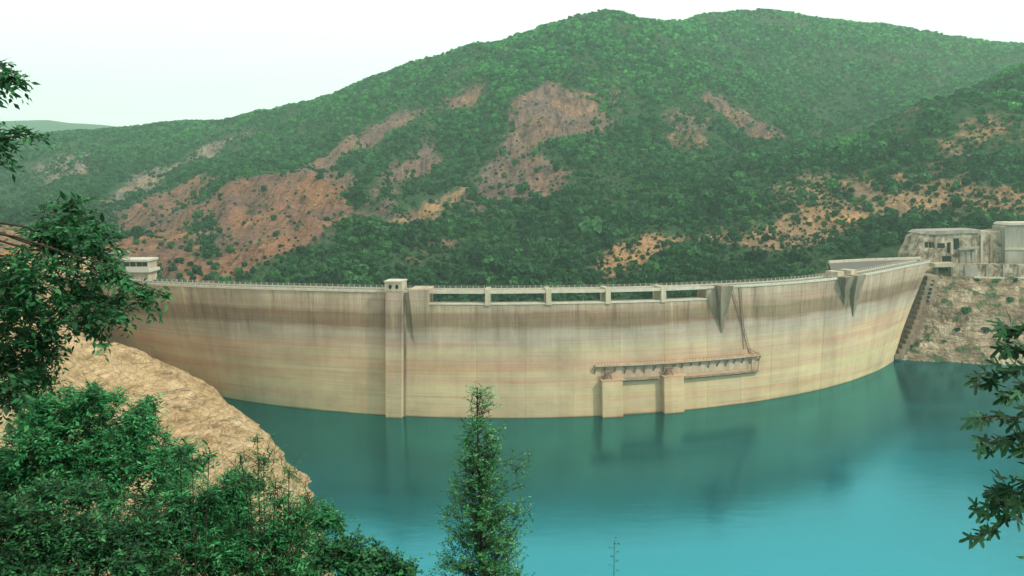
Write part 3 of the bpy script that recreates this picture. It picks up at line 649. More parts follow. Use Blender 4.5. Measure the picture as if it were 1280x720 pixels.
for x0, x1 in ((1200, 1206), (1208, 1213), (1215, 1220)): face_prism([(x0, 330), (x1, 330), (x1, 314), (x0, 314)], Y0-.3, .3, 'panel', M['conc_grey'], gh)
face_prism([(1178, 327), (1189, 327), (1189, 320), (1178, 320)], Y0-.15, .14, 'doorway', M['void'], gh)
face_prism([(1226, 331), (1229, 331), (1229, 293), (1226, 293)], Y0+.6, .6, 'pilaster', M['conc'], gh)
face_prism([(1238, 331), (1241, 331), (1241, 293), (1238, 293)], Y0+.6, .6, 'pilaster', M['brick'], gh)
# footbridge from the crest to the gatehouse
fb = empty('footbridge', tuple(at(1180, 333, 432)), 'short pinkish concrete footbridge joining the dam crest to the gatehouse', 'bridge')
face_prism([(1168, 329.5), (1192, 328.5), (1192, 333.5), (1168, 334)], 424, 6, 'deck', M['conc'], fb)
for x in (1171, 1189): face_prism([(x, 346), (x+2, 346), (x+2, 333.6), (x, 333.8)], 426, 2, 'post', M['conc_dark'], fb)
face_prism([(1171, 345), (1191, 345), (1191, 334.5), (1171, 334.5)], 430.5, 1, 'recess', M['void'], fb)
# road retaining wall with panels and a pale ledge
rw = empty('retaining_wall', tuple(at(1240, 345, 424)), 'long low concrete retaining wall with pale ledge above the right cliff', 'wall')
face_prism([(1190.5, 347), (1400, 349), (1400, 331.5), (1218, 330), (1190.5, 331)], 426, 4, 'wall_face', M['ruin'], rw)
face_prism([(1206, 346.5), (1222, 346.5), (1222, 331.6), (1206, 331.6)], 425.4, .6, 'panel', M['conc_grey'], rw)
face_prism([(1218, 346), (1400, 348.5), (1400, 351), (1218, 348)], 424.2, 2.1, 'ledge', M['coping'], rw)
for x in (1233, 1254, 1273, 1296, 1320): face_prism([(x, 346.8), (x+2.2, 346.8), (x+2.2, 331.2), (x, 331.2)], 425.3, .7, 'rib', M['conc_grey'], rw)
# tall plain wall at the picture's right edge
tw = empty('tall_wall', tuple(at(1300, 330, 438)), 'tall pale grey concrete wall at the far right edge above the retaining wall', 'wall')
face_prism([(1256.3, 333), (1420, 334), (1420, 278), (1262, 280), (1256.3, 284)], 434, 12, 'wall_face', M['conc_grey'], tw)
face_prism([(1256.3, 312.5), (1420, 312.5), (1420, 309.5), (1256.3, 309.5)], 433.6, .4, 'string_course', M['conc'], tw)
face_prism([(1259, 281.5), (1420, 279.6), (1420, 276.8), (1262, 278.4)], 433.4, 13, 'coping', M['coping'], tw)
# widened crest road behind the right end of the dam
cr = empty('crest_platform', (180, 440, 47), 'pale curved roadside platform with low parapet behind the right end of the dam crest', 'platform')
pts_f = [onz(x, y, 47.6) for x, y in ((1040, 341), (1070, 338), (1100, 333), (1130, 328), (1150, 325))]
pts_b = [onz(x, y, 47.6) for x, y in ((1036, 329), (1060, 327.5), (1090, 326), (1120, 325), (1150, 324))]
V = pts_f+pts_b+[p-np.array([0, 0, 8]) for p in pts_f+pts_b]; k5 = 5; Fc = []
for i in range(4): Fc += [(i, i+1, k5+i+1, k5+i), (i+1, i, 10+i, 11+i), (k5+i, k5+i+1, 15+i+1, 15+i)]
mesh('slab', V, Fc, M['asphalt'], cr)
mb = MB()
for i in range(4):
    a, b = pts_b[i], pts_b[i+1]; d = (b-a); d /= np.linalg.norm(d); nn = np.array([-d[1], d[0], 0])*.5; u = np.array([0, 0, 1.3])
    mb.hexa([a-nn, b-nn, b+nn, a+nn, a-nn+u, b-nn+u, b+nn+u, a+nn+u])
mb.build('parapet', M['coping'], cr)

# ================================================================== LEFT HOUSE
hs = at(163, 346, 352); hz = hs[2]
ho = empty('viewing_house', (hs[0], hs[1], hz), 'small white flat-roofed house with dark window band above the left end of the dam', 'house')
def hb(x0, x1, y0, y1, d0, d1, name, mat, par): 
    A = at(x0, y1, 352+d0); B = at(x1, y0, 352+d0); mb = MB(); P = []
    for z in (A[2], B[2]):
        for x, y in ((A[0], A[1]), (B[0], A[1]), (B[0], A[1]+d1-d0), (A[0], A[1]+d1-d0)): P.append((x, y, z))
    mb.hexa(P); return mb.build(name, mat, par)
hb(148, 184, 326, 352, 0, 9, 'wall', M['conc'], ho)
hb(152, 186, 337, 340.5, -2.0, 9.4, 'terrace_slab', M['white'], ho)
hb(151, 185, 333.5, 337, -2.0, -1.7, 'balcony_front', M['white'], ho)
hb(150, 184, 324.5, 327, -1.6, 9.8, 'roof', M['white'], ho)
for x in (155, 163, 171, 178): hb(x, x+6, 328, 333, -.12, .02, 'window', M['glass'], ho)
hb(134, 148, 331, 352, 1.5, 8, 'side_wing', M['brick'], ho)
hb(132, 150, 328.5, 331, 1.0, 8.5, 'side_roof', M['conc'], ho)
hb(128, 152, 315.5, 317.5, 5, 16, 'upper_roof', M['conc_grey'], ho); hb(131, 149, 317.5, 329, 6, 15, 'upper_wall', M['conc'], ho)

# ================================================================== WOODS ON THE HILL
def crown_mesh(seed, n=170, card=.34):
    """unit crown (radius about 1): many small bent leaf-clump faces over a lobed volume"""
    r = np.random.default_rng(seed); lobes = [(np.array([0, 0, .75]), .72)]
    for k in range(6):
        a = r.uniform(0, 2*math.pi); lobes.append((np.array([math.cos(a)*r.uniform(.35, .6), math.sin(a)*r.uniform(.35, .6), r.uniform(.35, 1.15)]), r.uniform(.32, .5)))
    V, T, tint = [], [], []
    for i in range(n):
        c, rad_ = lobes[r.integers(len(lobes))]; d = r.normal(size=3); d[2] = d[2]*.8+.25; d /= np.linalg.norm(d)
        p = c+d*rad_*r.uniform(.7, 1.05); nrm = d+r.normal(size=3)*.45; nrm /= np.linalg.norm(nrm)
        a = np.cross(nrm, r.normal(size=3)); a /= np.linalg.norm(a); b = np.cross(nrm, a); s = card*r.uniform(.55, 1.15)
        k = len(V); V += [p-a*s-b*s*.4, p+a*s*.1-b*s+nrm*s*.25, p+a*s+b*s*.3, p-a*s*.2+b*s+nrm*s*.2]; T += [(k, k+1, k+2), (k, k+2, k+3)]
        t = np.clip(.5+r.normal()*.25, 0, 1); tint += [t]*4
    V = np.array(V); V[:, 2] = np.maximum(V[:, 2], .05)
    return V, np.array(T), np.array(tint)
protos = []
for k in range(5):
    V, T, tn = crown_mesh(100+k); protos.append((V, T, tn))
cr_me = []
for k, (V, T, tn) in enumerate(protos):
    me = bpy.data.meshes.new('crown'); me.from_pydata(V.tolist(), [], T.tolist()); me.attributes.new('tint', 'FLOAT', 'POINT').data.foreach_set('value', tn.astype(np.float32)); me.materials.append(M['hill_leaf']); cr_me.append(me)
mb = MB(); mb.tube([(0, 0, -.5), (.02, 0, .2), (0, .03, .8)], .085, 6, .04); mb.tube([(0, 0, .4), (.3, .1, .8)], .04, 4, .02); mb.tube([(0, 0, .45), (-.25, -.2, .85)], .04, 4, .02)
tr_me = bpy.data.meshes.new('trunk'); tr_me.from_pydata(mb.v, [], mb.f); tr_me.materials.append(M['bark'])
pts = []
y = 425.0
while y < 1420:
    cell = 4.2+(y-425)*.0014
    xs = np.arange(-.78*y-20, .80*y+20, cell); xs = xs+rng.uniform(-.5, .5, len(xs))*cell; ys = y+rng.uniform(-.5, .5, len(xs))*cell
    pts.append(np.c_[xs, ys, np.full(len(xs), cell)]); y += cell*.9
npr = len(pts); sc2 = []
for yy in np.arange(440, 1150, 2.6):
    xs = np.arange(-.72*yy, .74*yy, 2.6); sc2.append(np.c_[xs+rng.uniform(-1.3, 1.3, len(xs)), yy+rng.uniform(-1.3, 1.3, len(xs)), np.full(len(xs), 2.0)])
sc2 = np.concatenate(sc2); a2, _ = soil_at(sc2[:, 0], sc2[:, 1]); cl2 = fbm(sc2[:, 0]/14, sc2[:, 1]/18, 131, 3)
sc2 = sc2[(a2 > 0) & (rng.random(len(sc2)) < np.where(a2 < .75, .30, .05)*np.clip(1+2.6*cl2, 0, 2.2))]
pts = np.concatenate(pts+[sc2]); a_, c_ = soil_soft(pts[:, 0], pts[:, 1])
dens = 1-np.clip(a_*1.08, 0, 1)*.95; dens = np.where(a_ == 0, .97, dens); dens = np.where(pts[:, 2] == 2.0, 5.0, dens)
clump = fbm(pts[:, 0]/35, pts[:, 1]/35, 111, 3)*np.clip((pts[:, 1]-480)/160, .15, 1); dens = dens*np.clip(1.0+clump*1.5, .15, 1.2)
sel = rng.random(len(pts)) < dens; pts = pts[sel]; a_ = a_[sel]
pr_ = np.hypot(pts[:, 0]-DXC, pts[:, 1]-DYC); ok = ~((pr_ > DR-16) & (pts[:, 1] < 470))
ok &= ~((pts[:, 0] > 185) & (pts[:, 1] < 456)) & ~((pts[:, 0] < -175) & (pts[:, 1] < 440)); pts = pts[ok]; a_ = a_[ok]
pz = ground_h(pts[:, 0], pts[:, 1])
size = pts[:, 2]*np.where(rng.random(len(pts)) < .12, rng.uniform(1.0, 1.6, len(pts)), rng.uniform(.42, .9, len(pts)))*np.clip(1.0+.9*fbm(pts[:, 0]/60, pts[:, 1]/60, 121, 2), .6, 1.5); size = np.where(a_ > 0, size*rng.uniform(.25, .65, len(pts))*(1.3-.5*np.clip(a_, 0, 1)), size); size = np.where(pts[:, 1] > 650, np.minimum(size, rng.uniform(1.9, 3.3, len(pts))), size); size = np.where(pts[:, 2] == 2.0, rng.uniform(.45, 1.25, len(pts)), size)
var = rng.integers(0, 5, len(pts))
ppx, ppy = to_px(np.c_[pts[:, 0], pts[:, 1], pz+size]); crest_y = np.interp(ppx, [0, 175, 320, 470, 700, 880, 980, 1040, 1070, 1130, 1160, 1280], [340, 354, 359, 362, 362, 357, 353, 345, 340, 322, 300, 285])
vis = (ppx > 5) & (ppx < 1275) & (ppy < crest_y-6) & (a_ == 0)
cand = np.where(vis)[0]; cand = cand[np.argsort(pts[cand, 1]-size[cand]*14)][:300]
ind = np.zeros(len(pts), bool); ind[cand] = True
first = {}
for i in cand:
    t = empty('hill_tree', (pts[i, 0], pts[i, 1], pz[i]), 'rounded dark green tree in the dense woods close behind the dam crest', 'tree', 'trees in the woods close behind the dam')
    s = float(size[i]); t.scale = (s, s, s*random.uniform(.85, 1.15)); t.rotation_euler = (0, 0, random.uniform(0, 6.28))
    c = obj('crown', cr_me[var[i]], t); obj('trunk', tr_me, t); first.setdefault(int(var[i]), c)
# everything further up the slope is one far wood
rest = ~ind; rp = np.c_[pts[rest, 0], pts[rest, 1], pz[rest]-.1*size[rest]]
me = bpy.data.meshes.new('hillside_woods'); me.vertices.add(len(rp)); me.vertices.foreach_set('co', rp.astype(np.float32).ravel())
me.attributes.new('size', 'FLOAT', 'POINT').data.foreach_set('value', size[rest].astype(np.float32)); me.attributes.new('variant', 'INT', 'POINT').data.foreach_set('value', var[rest].astype(np.int32)); me.update()
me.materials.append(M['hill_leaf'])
woods = obj('hillside_woods', me); tag(woods, 'low green woodland and scrub covering the mountain slopes behind the dam', 'woods', kind='stuff')
ng = bpy.data.node_groups.new('scatter_crowns', 'GeometryNodeTree'); ng.interface.new_socket('Geometry', in_out='INPUT', socket_type='NodeSocketGeometry'); ng.interface.new_socket('Geometry', in_out='OUTPUT', socket_type='NodeSocketGeometry')
gi = ng.nodes.new('NodeGroupInput'); go = ng.nodes.new('NodeGroupOutput'); jn = ng.nodes.new('GeometryNodeJoinGeometry')
av = ng.nodes.new('GeometryNodeInputNamedAttribute'); av.data_type = 'INT'; av.inputs[0].default_value = 'variant'
asz = ng.nodes.new('GeometryNodeInputNamedAttribute'); asz.data_type = 'FLOAT'; asz.inputs[0].default_value = 'size'
rv = ng.nodes.new('FunctionNodeRandomValue'); rv.data_type = 'FLOAT_VECTOR'; rv.inputs[0].default_value = (-.15, -.15, 0); rv.inputs[1].default_value = (.15, .15, 6.283)
for k in range(5):
    cmp = ng.nodes.new('FunctionNodeCompare'); cmp.data_type = 'INT'; cmp.operation = 'EQUAL'
    isock = [q for q in cmp.inputs if q.type == 'INT']; ng.links.new(av.outputs[0], isock[0]); isock[1].default_value = k
    oi = ng.nodes.new('GeometryNodeObjectInfo'); oi.transform_space = 'ORIGINAL'; oi.inputs['Object'].default_value = first[k]; oi.inputs['As Instance'].default_value = True
    ip = ng.nodes.new('GeometryNodeInstanceOnPoints'); ng.links.new(gi.outputs[0], ip.inputs['Points']); ng.links.new(cmp.outputs[0], ip.inputs['Selection']); ng.links.new(oi.outputs['Geometry'], ip.inputs['Instance'])
    ng.links.new(rv.outputs[0], ip.inputs['Rotation']); ng.links.new(asz.outputs[0], ip.inputs['Scale']); ng.links.new(ip.outputs[0], jn.inputs[0])
ng.links.new(jn.outputs[0], go.inputs[0])
md = woods.modifiers.new('scatter', 'NODES'); md.node_group = ng
# shrubs on the right cliff and the left abutment
def shrub(x, y, z, s, label, group):
    t = empty('shrub', (x, y, z), label, 'shrub', group); t.scale = (s, s, s*.8); t.rotation_euler = (0, 0, random.uniform(0, 6.28))
    obj('crown', cr_me[random.randrange(5)], t); obj('trunk', tr_me, t)
for px, py, s, lb in [(1208, 392, 2.6, 'green shrub clinging to the right cliff left of the lobed leaves'), (1222, 352, 1.6, 'small dark shrub just below the pale ledge of the retaining wall'), (1246, 353, 2.0, 'wider dark shrub just below the pale ledge further right'),
                      (1196, 418, 1.5, 'tiny low shrub on rocks beside the dark stepped wall'), (1232, 415, 2.0, 'shrub on the middle of the right rock cliff'), (1262, 378, 2.2, 'shrub on the upper right cliff near the picture edge'), (1180, 430, 1.2, 'small shrub low on the cliff near the water'), (1270, 353, 1.5, 'small shrub below ledge at the far right edge')]:
    d = ray(px, py); s0 = 380.0
    for Yq in np.arange(380, 440, .4):
        p = d*(Yq/d[1]); z = p[2]+CAMZ
        if z < cliff_h(p[0], p[1]): break
    shrub(p[0], p[1], cliff_h(p[0], p[1])-.3, s, lb, 'shrubs on the right cliff')
for px, py, Y, s, lb in [(196, 350, 362, 2.6, 'dark shrub right of the white house'), (212, 352, 366, 2.2, 'bright green low shrub at the left end of the crest'), (188, 338, 372, 3.6, 'taller dark bush behind the white house'), (228, 352, 372, 2.4, 'dark shrub further along the crest railing'), (125, 345, 350, 3.2, 'bush left of the white house')]:
    p = at(px, py, Y); shrub(p[0], p[1], p[2]-s*.6, s, lb, 'shrubs around the white house')

# ================================================================== FOREGROUND PLANTS
def leaf_arrays(P, D, N, L, W, r):
    """folded pointed leaves: 6 verts / 4 tris each"""
    D = D/np.linalg.norm(D, axis=1, keepdims=True); S = np.cross(D, N); S /= np.linalg.norm(S, axis=1, keepdims=True)+1e-9; U = np.cross(S, D)
    L = L[:, None]; W = W[:, None]; n = len(P)
    m = P+D*L*.45-U*W*.12
    V = np.stack([P, P+D*L*.42+S*W*.5+U*W*.15, P+D*L-U*L*.10, P+D*L*.42-S*W*.5+U*W*.15, m], 1)
    b = np.arange(n)[:, None]*5; T = np.stack([b+[0, 4, 1], b+[1, 4, 2], b+[0, 3, 4], b+[4, 3, 2]], 1).reshape(-1, 3)
    return V.reshape(-1, 3), T
def unit(v): return v/(np.linalg.norm(v, axis=-1, keepdims=True)+1e-9)
def twig_leaves(A, D, r, nl=10, tl=.34, L=(.06, .09), wr=.42, droop=.25):
    """A anchors, D twig directions -> leaf arrays along each twig"""
    n = len(A); k = np.arange(nl)[None, :, None]; D = unit(D); t = (k+.6)/nl; ln = tl*r.uniform(.6, 1.2, (n, 1, 1))
    P = A[:, None]+D[:, None]*t*ln+np.array([0, 0, -1])*droop*(t**2)*ln
    s = unit(np.cross(D, np.array([0, 0, 1.0])+r.normal(size=(n, 3))*.2))[:, None]*np.where(k % 2 == 0, 1, -1)
    LD = unit(D[:, None]*.65+s*.85+r.normal(size=(n, nl, 3))*.35+np.array([0, 0, -droop*.6])); N = unit(np.array([0, 0, 1.0])+.45*D[:, None]+r.normal(size=(n, nl, 3))*.45)
    LL = r.uniform(*L, n*nl); V, T = leaf_arrays(P.reshape(-1, 3), LD.reshape(-1, 3), N.reshape(-1, 3), LL, LL*wr*r.uniform(.8, 1.2, n*nl), r)
    tint = np.repeat(np.clip(.42+r.normal(size=n*nl)*.2+np.repeat(r.normal(size=n)*.14, nl), 0, 1), 5)
    return V, T, tint
def twig_sticks(A, D, tl, rad_, mb_lists):
    D = unit(D); n = len(A); a = unit(np.cross(D, np.array([.3, .2, 1.0]))); b = np.cross(D, a); V = np.stack([A+a*rad_, A-a*rad_*.5+b*rad_*.87, A-a*rad_*.5-b*rad_*.87, A+D*tl], 1)
    i = np.arange(n)[:, None]*4; T = np.stack([i+[0, 1, 3], i+[1, 2, 3], i+[2, 0, 3]], 1).reshape(-1, 3); return V.reshape(-1, 3), T
def stems(base, tips, r0, parent, name='stem', mat=None):
    for tp in tips:
        a, b = Vector(base), Vector(tp); m = a.lerp(b, .5)+Vector((random.uniform(-.12, .12), random.uniform(-.12, .12), .1*(b-a).length*.6)); pts_ = []
        for i in range(7):
            t = i/6; pts_.append(a*(1-t)**2+m*2*t*(1-t)+b*t*t)
        mb = MB(); mb.tube(pts_, r0, 6, r0*.35); mb.build(name, mat or M['bark'], parent)
def bush(name, label, cat, blobs, Y, n, mat, L, seed, base_px, tl=.34, nl=10, wr=.42, group=None, shell=(.45, 1.02), droop=.25, r0=.03, sub=0):
    """blobs: (px, py, radius px, depth offset)"""
    r = np.random.default_rng(seed); cs = np.array([at(b[0], b[1], Y+b[3]) for b in blobs]); rs = np.array([b[2]*(Y+b[3])/F for b in blobs])
    nb = len(cs)
    if sub:
        d0 = unit(r.normal(size=(nb*sub, 3))+np.array([0, -.4, .25])); i0 = np.repeat(np.arange(nb), sub)
        c2 = cs[i0]+d0*(rs[i0]*r.uniform(.6, .95, nb*sub))[:, None]; r2 = rs[i0]*r.uniform(.26, .44, nb*sub); stem_c, stem_r = cs, rs; cs = np.concatenate([cs, c2]); rs = np.concatenate([rs*.75, r2])
    bx0 = at(base_px, 700, Y+1.1); base = (bx0[0], bx0[1], float(near_h(bx0[0], bx0[1]))-.15)
    root = empty(name, base, label, cat, group); w_ = rs**2/np.sum(rs**2); bi = r.choice(len(cs), n, p=w_)
    d = unit(r.normal(size=(n, 3))+np.array([0, -.15, .25])); lump = 1+.22*np.sin(d[:, 0]*7+bi*3.1)*np.cos(d[:, 2]*6+bi*1.7)
    A = cs[bi]+d*(rs[bi]*r.uniform(*shell, n)*lump)[:, None]*np.array([1, 1, .9])
    D = d+r.normal(size=(n, 3))*.45+np.array([0, 0, .28]); A = A-unit(D)*tl*.6
    V, T, tn = twig_leaves(A, D, r, nl, tl, L, wr, droop)
    f = tri_mesh('foliage', V, T, mat, root, {'tint': tn}); f['kind'] = 'stuff'
    V2, T2 = twig_sticks(A, D, tl*.9, .006, None); tws = tri_mesh('twigs', V2, T2, M['bark'], root); tws['kind'] = 'stuff'
    stems(base, [cs[i]+np.array([0, 0, rs[i]*.3]) for i in range(nb)], r0, root)
    return root
bush('leafy_bush', 'bright green leafy bush below the dark branches, in front of the tan rock slope', 'bush', [(95, 545, 70, 0), (160, 545, 62, .2), (40, 560, 70, -.2), (205, 590, 55, .1), (120, 600, 75, -.3), (10, 610, 70, 0), (130, 505, 34, .2), (180, 520, 30, .3), (60, 505, 40, .1)], 12.5, 3300, M['leaf_bright'], (.06, .10), 201, 60, sub=7)
bush('leafy_bush', 'darkest green bush filling the lower left corner', 'bush', [(40, 660, 75, 0), (120, 675, 72, .2), (190, 655, 60, .4), (10, 710, 70, -.3), (90, 725, 75, -.4), (180, 720, 70, -.2)], 10.5, 2800, M['leaf_dark'], (.055, .095), 202, 110, sub=7)
bush('leafy_bush', 'mid green bush with fine narrow leaves at the bottom, right of the dark corner bush', 'bush', [(250, 640, 58, 0), (305, 650, 55, .2), (362, 652, 50, .1), (260, 700, 70, -.2), (340, 712, 66, -.2), (400, 655, 32, .3), (225, 590, 38, .5), (290, 615, 34, .4), (390, 715, 45, 0)], 11.5, 2900, M['leaf_bright'], (.06, .11), 203, 310, sub=7, wr=.26, nl=13, tl=.4)
bush('leafy_bush', 'low dark bush with round leaves at the bottom edge beside the water', 'bush', [(440, 684, 24, 0), (470, 697, 22, .1), (415, 690, 30, 0), (500, 712, 26, 0), (450, 715, 34, -.1)], 10.0, 420, M['leaf_dark'], (.05, .075), 204, 450, wr=.7, tl=.26, nl=9)
bush('thin_shrub', 'thin sparse shrub with small leaves in front of the rounded tan rock', 'shrub', [(330, 575, 30, 0), (310, 600, 34, 0), (345, 610, 34, 0), (362, 590, 24, .1), (300, 570, 18, 0), (385, 625, 26, 0), (322, 548, 13, 0)], 10.8, 210, M['leaf_sap'], (.03, .05), 205, 333, tl=.3, nl=9, shell=(.2, 1.05), r0=.014)
bush('thin_shrub', 'small dark twig with long leaves above the fine-leaved bush', 'shrub', [(240, 580, 16, 0), (262, 568, 14, 0), (225, 565, 14, 0)], 9.5, 26, M['leaf_dark'], (.07, .11), 206, 235, tl=.25, nl=7, wr=.3, shell=(.1, 1), r0=.012)

# slender conical sapling in the middle
def sapling():
    r = np.random.default_rng(301); Y = 11.0; tip = at(600, 484, Y); gx = at(603, 700, Y); base = np.array([gx[0], gx[1], float(near_h(gx[0], gx[1]))-.1]); root = empty('sapling', base, 'slender cone-shaped sapling with small pale-tipped leaves rising in front of the water', 'tree')
    mb = MB(); pts_ = [base+(tip-base)*t+np.array([.04*math.sin(t*5), .03*math.cos(t*4), 0]) for t in np.linspace(0, 1, 14)]; mb.tube(pts_, .055, 7, .006); mb.build('trunk', M['bark'], root)
    A, D = [], []; hvis = [(490, 12), (510, 19), (530, 12), (545, 20), (575, 30), (600, 37), (630, 42), (660, 54), (690, 64), (730, 76), (800, 84), (900, 75)]
    for py in np.concatenate([np.arange(489, 560, 2.4), np.arange(560, 900, 2.0)]):
        hw = .80*np.interp(py, [h[0] for h in hvis], [h[1] for h in hvis]); t = (py-484)/(at(0, 484, Y)[2]-base[2])*Y/F; c = tip+(base-tip)*min(t, .96)
        for k in range(2 if py < 560 else 3):
            a = r.uniform(0, 2*math.pi); lnb = hw*Y/F*r.uniform(.55, 1.12)*(1+.18*math.sin(a*2+py*.05)); q = np.array([math.cos(a), math.sin(a), .55])
            m = max(2, int(lnb/.06))
            for j in range(m):
                f_ = (j+1)/m; A.append(c+q*lnb*f_*np.array([1, 1, 1-.35*f_])); D.append(q*.8+r.normal(size=3)*.5+np.array([0, 0, .35]))
    for (px, py) in [(650, 585), (655, 575), (648, 610), (655, 636), (650, 650), (640, 590), (632, 575), (615, 545), (582, 548), (562, 640)]:
        c = at(px, py, Y)
        for k in range(6): A.append(c+r.normal(size=3)*.05); D.append(r.normal(size=3)+np.array([.4, 0, .5]))
    A, D = np.array(A), np.array(D); V, T, tn = twig_leaves(A, D, r, 7, .16, (.038, .062), .42, .15)
    zz = V[:, 2]; tn = np.clip(tn+np.clip((zz-(tip[2]-.5))/.5, 0, 1)*.35, 0, 1)
    tri_mesh('foliage', V, T, M['leaf_sap'], root, {'tint': tn})['kind'] = 'stuff'; V2, T2 = twig_sticks(A-unit(D)*.1, D, .22, .005, None); tri_mesh('twigs', V2, T2, M['bark'], root)['kind'] = 'stuff'
sapling()
def sprig():
    r = np.random.default_rng(302); Y = 9.5; top = at(768, 676, Y); gx = at(768, 720, Y); base = np.array([gx[0], gx[1], float(near_h(gx[0], gx[1]))-.1]); root = empty('sprig', base, 'tiny leafy sprig tip poking up in front of the water right of the sapling', 'plant')
    mb = MB(); mb.tube([base, base+(top-base)*.6, top], .012, 5, .003); mb.build('stem', M['bark'], root)
    ts = np.array([1, .985, .97, .955, .94, .92, .9, .88]); A = base+(top-base)*ts[:, None]; D = np.array([[0, 0, 1], [.8, 0, .6], [-.8, 0, .5], [1, .2, .3], [-1, -.2, .4], [.9, 0, .3], [-1, .2, .3], [1, 0, .3]], float)
    V, T, tn = twig_leaves(A, D, r, 4, .07, (.025, .045), .42); tri_mesh('foliage', V, T, M['leaf_dark'], root, {'tint': tn})['kind'] = 'stuff'
sprig()

# leaves big enough to pick apart are objects of their own
def leaf_mesh(kind, seed):
    r = np.random.default_rng(seed)
    if kind == 'long':
        prof = [(0, 0), (.12, .10), (.3, .2), (.5, .23), (.72, .16), (.9, .06), (1, 0)]
        V = [(0, 0, 0)]+[(x, 0, -.10*x*x-.02) for x, _ in prof[1:]]; n = len(prof); L = []; Rr = []
        for x, w_ in prof[1:-1]:
            L.append(len(V)); V.append((x-.03, w_, .04-.12*x*x)); Rr.append(len(V)); V.append((x-.03, -w_, .04-.12*x*x))
        Fc = []
        for side in (L, Rr):
            Fc.append((0, 1, side[0]))
            for i in range(len(side)-1): Fc.append((i+1, i+2, side[i+1], side[i]))
            Fc.append((len(side), len(side)+1, side[-1]))
    else:                                   # five-lobed leaf
        pr = []
        for k, (ang, ln) in enumerate([(-115, .42), (-58, .72), (0, 1.0), (58, .72), (115, .42)]):
            for da, rr in ((-26, .40), (-10, .82), (0, 1.0), (10, .80), (24, .42)): pr.append((ang+da*(.9 if k in (0, 4) else 1), ln*(rr if abs(da) > 20 else rr)*(1 if abs(da) < 20 else .9/ max(ln, .6)*.75)))
        V = [(.12, 0, 0)]; 
        for ang, rr in pr:
            a = R_(ang); x, y = .22+rr*.78*math.cos(a), rr*.78*math.sin(a); V.append((x, y, -.16*(x*x+y*y)+.10*abs(y)+r.normal()*.01))
        V.append((0, 0, 0)); n = len(pr); Fc = [(0, i, i+1) for i in range(1, n)]+[(0, n, n+1), (0, n+1, 1)]
    me = bpy.data.meshes.new('leaf'); me.from_pydata(V, [], Fc); me.materials.append(M['leaf_right'] if kind == 'lobed' else M['leaf_left']); me.update(); return me
def place_leaves(root, me_list, P, D, N, S):
    o0 = Vector(root.location)
    for p, d, n_, s in zip(P, D, N, S):
        x = Vector(d).normalized(); y = Vector(n_).cross(x).normalized(); z = x.cross(y)
        o = obj('leaf', random.choice(me_list), root); m = Matrix((x, y, z)).transposed().to_4x4(); o.matrix_local = Matrix.Translation(Vector(p)-o0) @ m @ Matrix.Scale(s, 4)
# dark tree whose branches reach in from the left
def left_tree():
    r = np.random.default_rng(401); Y = 8.0; base = np.array([-7.6, 8.6, float(near_h(-7.6, 8.6))-.2]); root = empty('broadleaf_tree', base, 'dark broad-leaved tree reaching in from the left edge in front of the dam end', 'tree')
    mb = MB(); mb.tube([base, base+[.1, 0, 3], base+[.25, -.1, 6], (-7.0, 8.4, 90.6), (-6.6, 8.3, 92.2)], .20, 9, .07); mb.build('trunk', M['bark'], root)
    cl = [(75, 290, 40), (118, 292, 30), (40, 335, 44), (100, 335, 42), (145, 375, 26), (182, 372, 17), (205, 366, 9), (28, 395, 46), (85, 385, 40), (120, 395, 28), (15, 445, 44), (55, 430, 30), (8, 490, 38), (88, 265, 20), (140, 335, 17), (150, 350, 16), (128, 318, 20), (55, 300, 26), (-20, 380, 60), (-20, 460, 60), (10, 350, 35), (35, 470, 28)]
    spr = [(8, 98, 17), (18, 90, 8), (5, 178, 12), (22, 168, 13), (40, 167, 7), (2, 205, 6), (4, 100, 12), (-20, 95, 30), (-25, 175, 30)]
    cs, rs = [], []
    for (x, y, q) in cl+spr: yy = Y+r.uniform(-.5, .5); cs.append(at(x, y, yy)); rs.append(q*yy/F)
    cs, rs = np.array(cs), np.array(rs)
    for i, c in enumerate(cs):             # limbs
        if i % 2 == 0 or i >= len(cl):
            a0 = np.array([-7.1, 8.42, 89.6]) if c[2] < 90.5 else np.array([-6.75, 8.35, 91.6]); m1 = a0*.65+c*.35+r.normal(size=3)*.14+np.array([0, 0, .2]); m2 = a0*.3+c*.7+r.normal(size=3)*.10+np.array([0, 0, .12]); mb = MB(); mb.tube([a0, m1, m2, c], .026, 6, .005); mb.build('branch', M['bark'], root)
    n = 1050; w_ = rs**1.8/np.sum(rs**1.8); bi = r.choice(len(cs), n, p=w_); d = unit(r.normal(size=(n, 3))+np.array([.3, -.1, .1])); A = cs[bi]+d*(rs[bi]*r.uniform(.3, 1.05, n))[:, None]
    D = d*.7+r.normal(size=(n, 3))*.4+np.array([.35, 0, .12]); A = A-unit(D)*.12
    V, T, tn = twig_leaves(A, D, r, 9, .26, (.06, .105), .42, .35)
    tri_mesh('foliage', V, T, M['leaf_dark'], root, {'tint': tn})['kind'] = 'stuff'; V2, T2 = twig_sticks(A, D, .24, .005, None); tri_mesh('twigs', V2, T2, M['bark'], root)['kind'] = 'stuff'
    ml = [leaf_mesh('long', 1), leaf_mesh('long', 2)]; n = 300; bi = r.choice(len(cs), n, p=rs**1.2/np.sum(rs**1.2)); d = unit(r.normal(size=(n, 3))*np.array([1, .6, 1])+np.array([.25, -.9, .2])); P = cs[bi]+d*(rs[bi]*r.uniform(.75, 1.1, n))[:, None]
    place_leaves(root, ml, P, d*.6+r.normal(size=(n, 3))*.5+np.array([.4, 0, -.35]), np.array([0, -.35, 1.0])+r.normal(size=(n, 3))*.35, r.uniform(.08, .13, n))
left_tree()
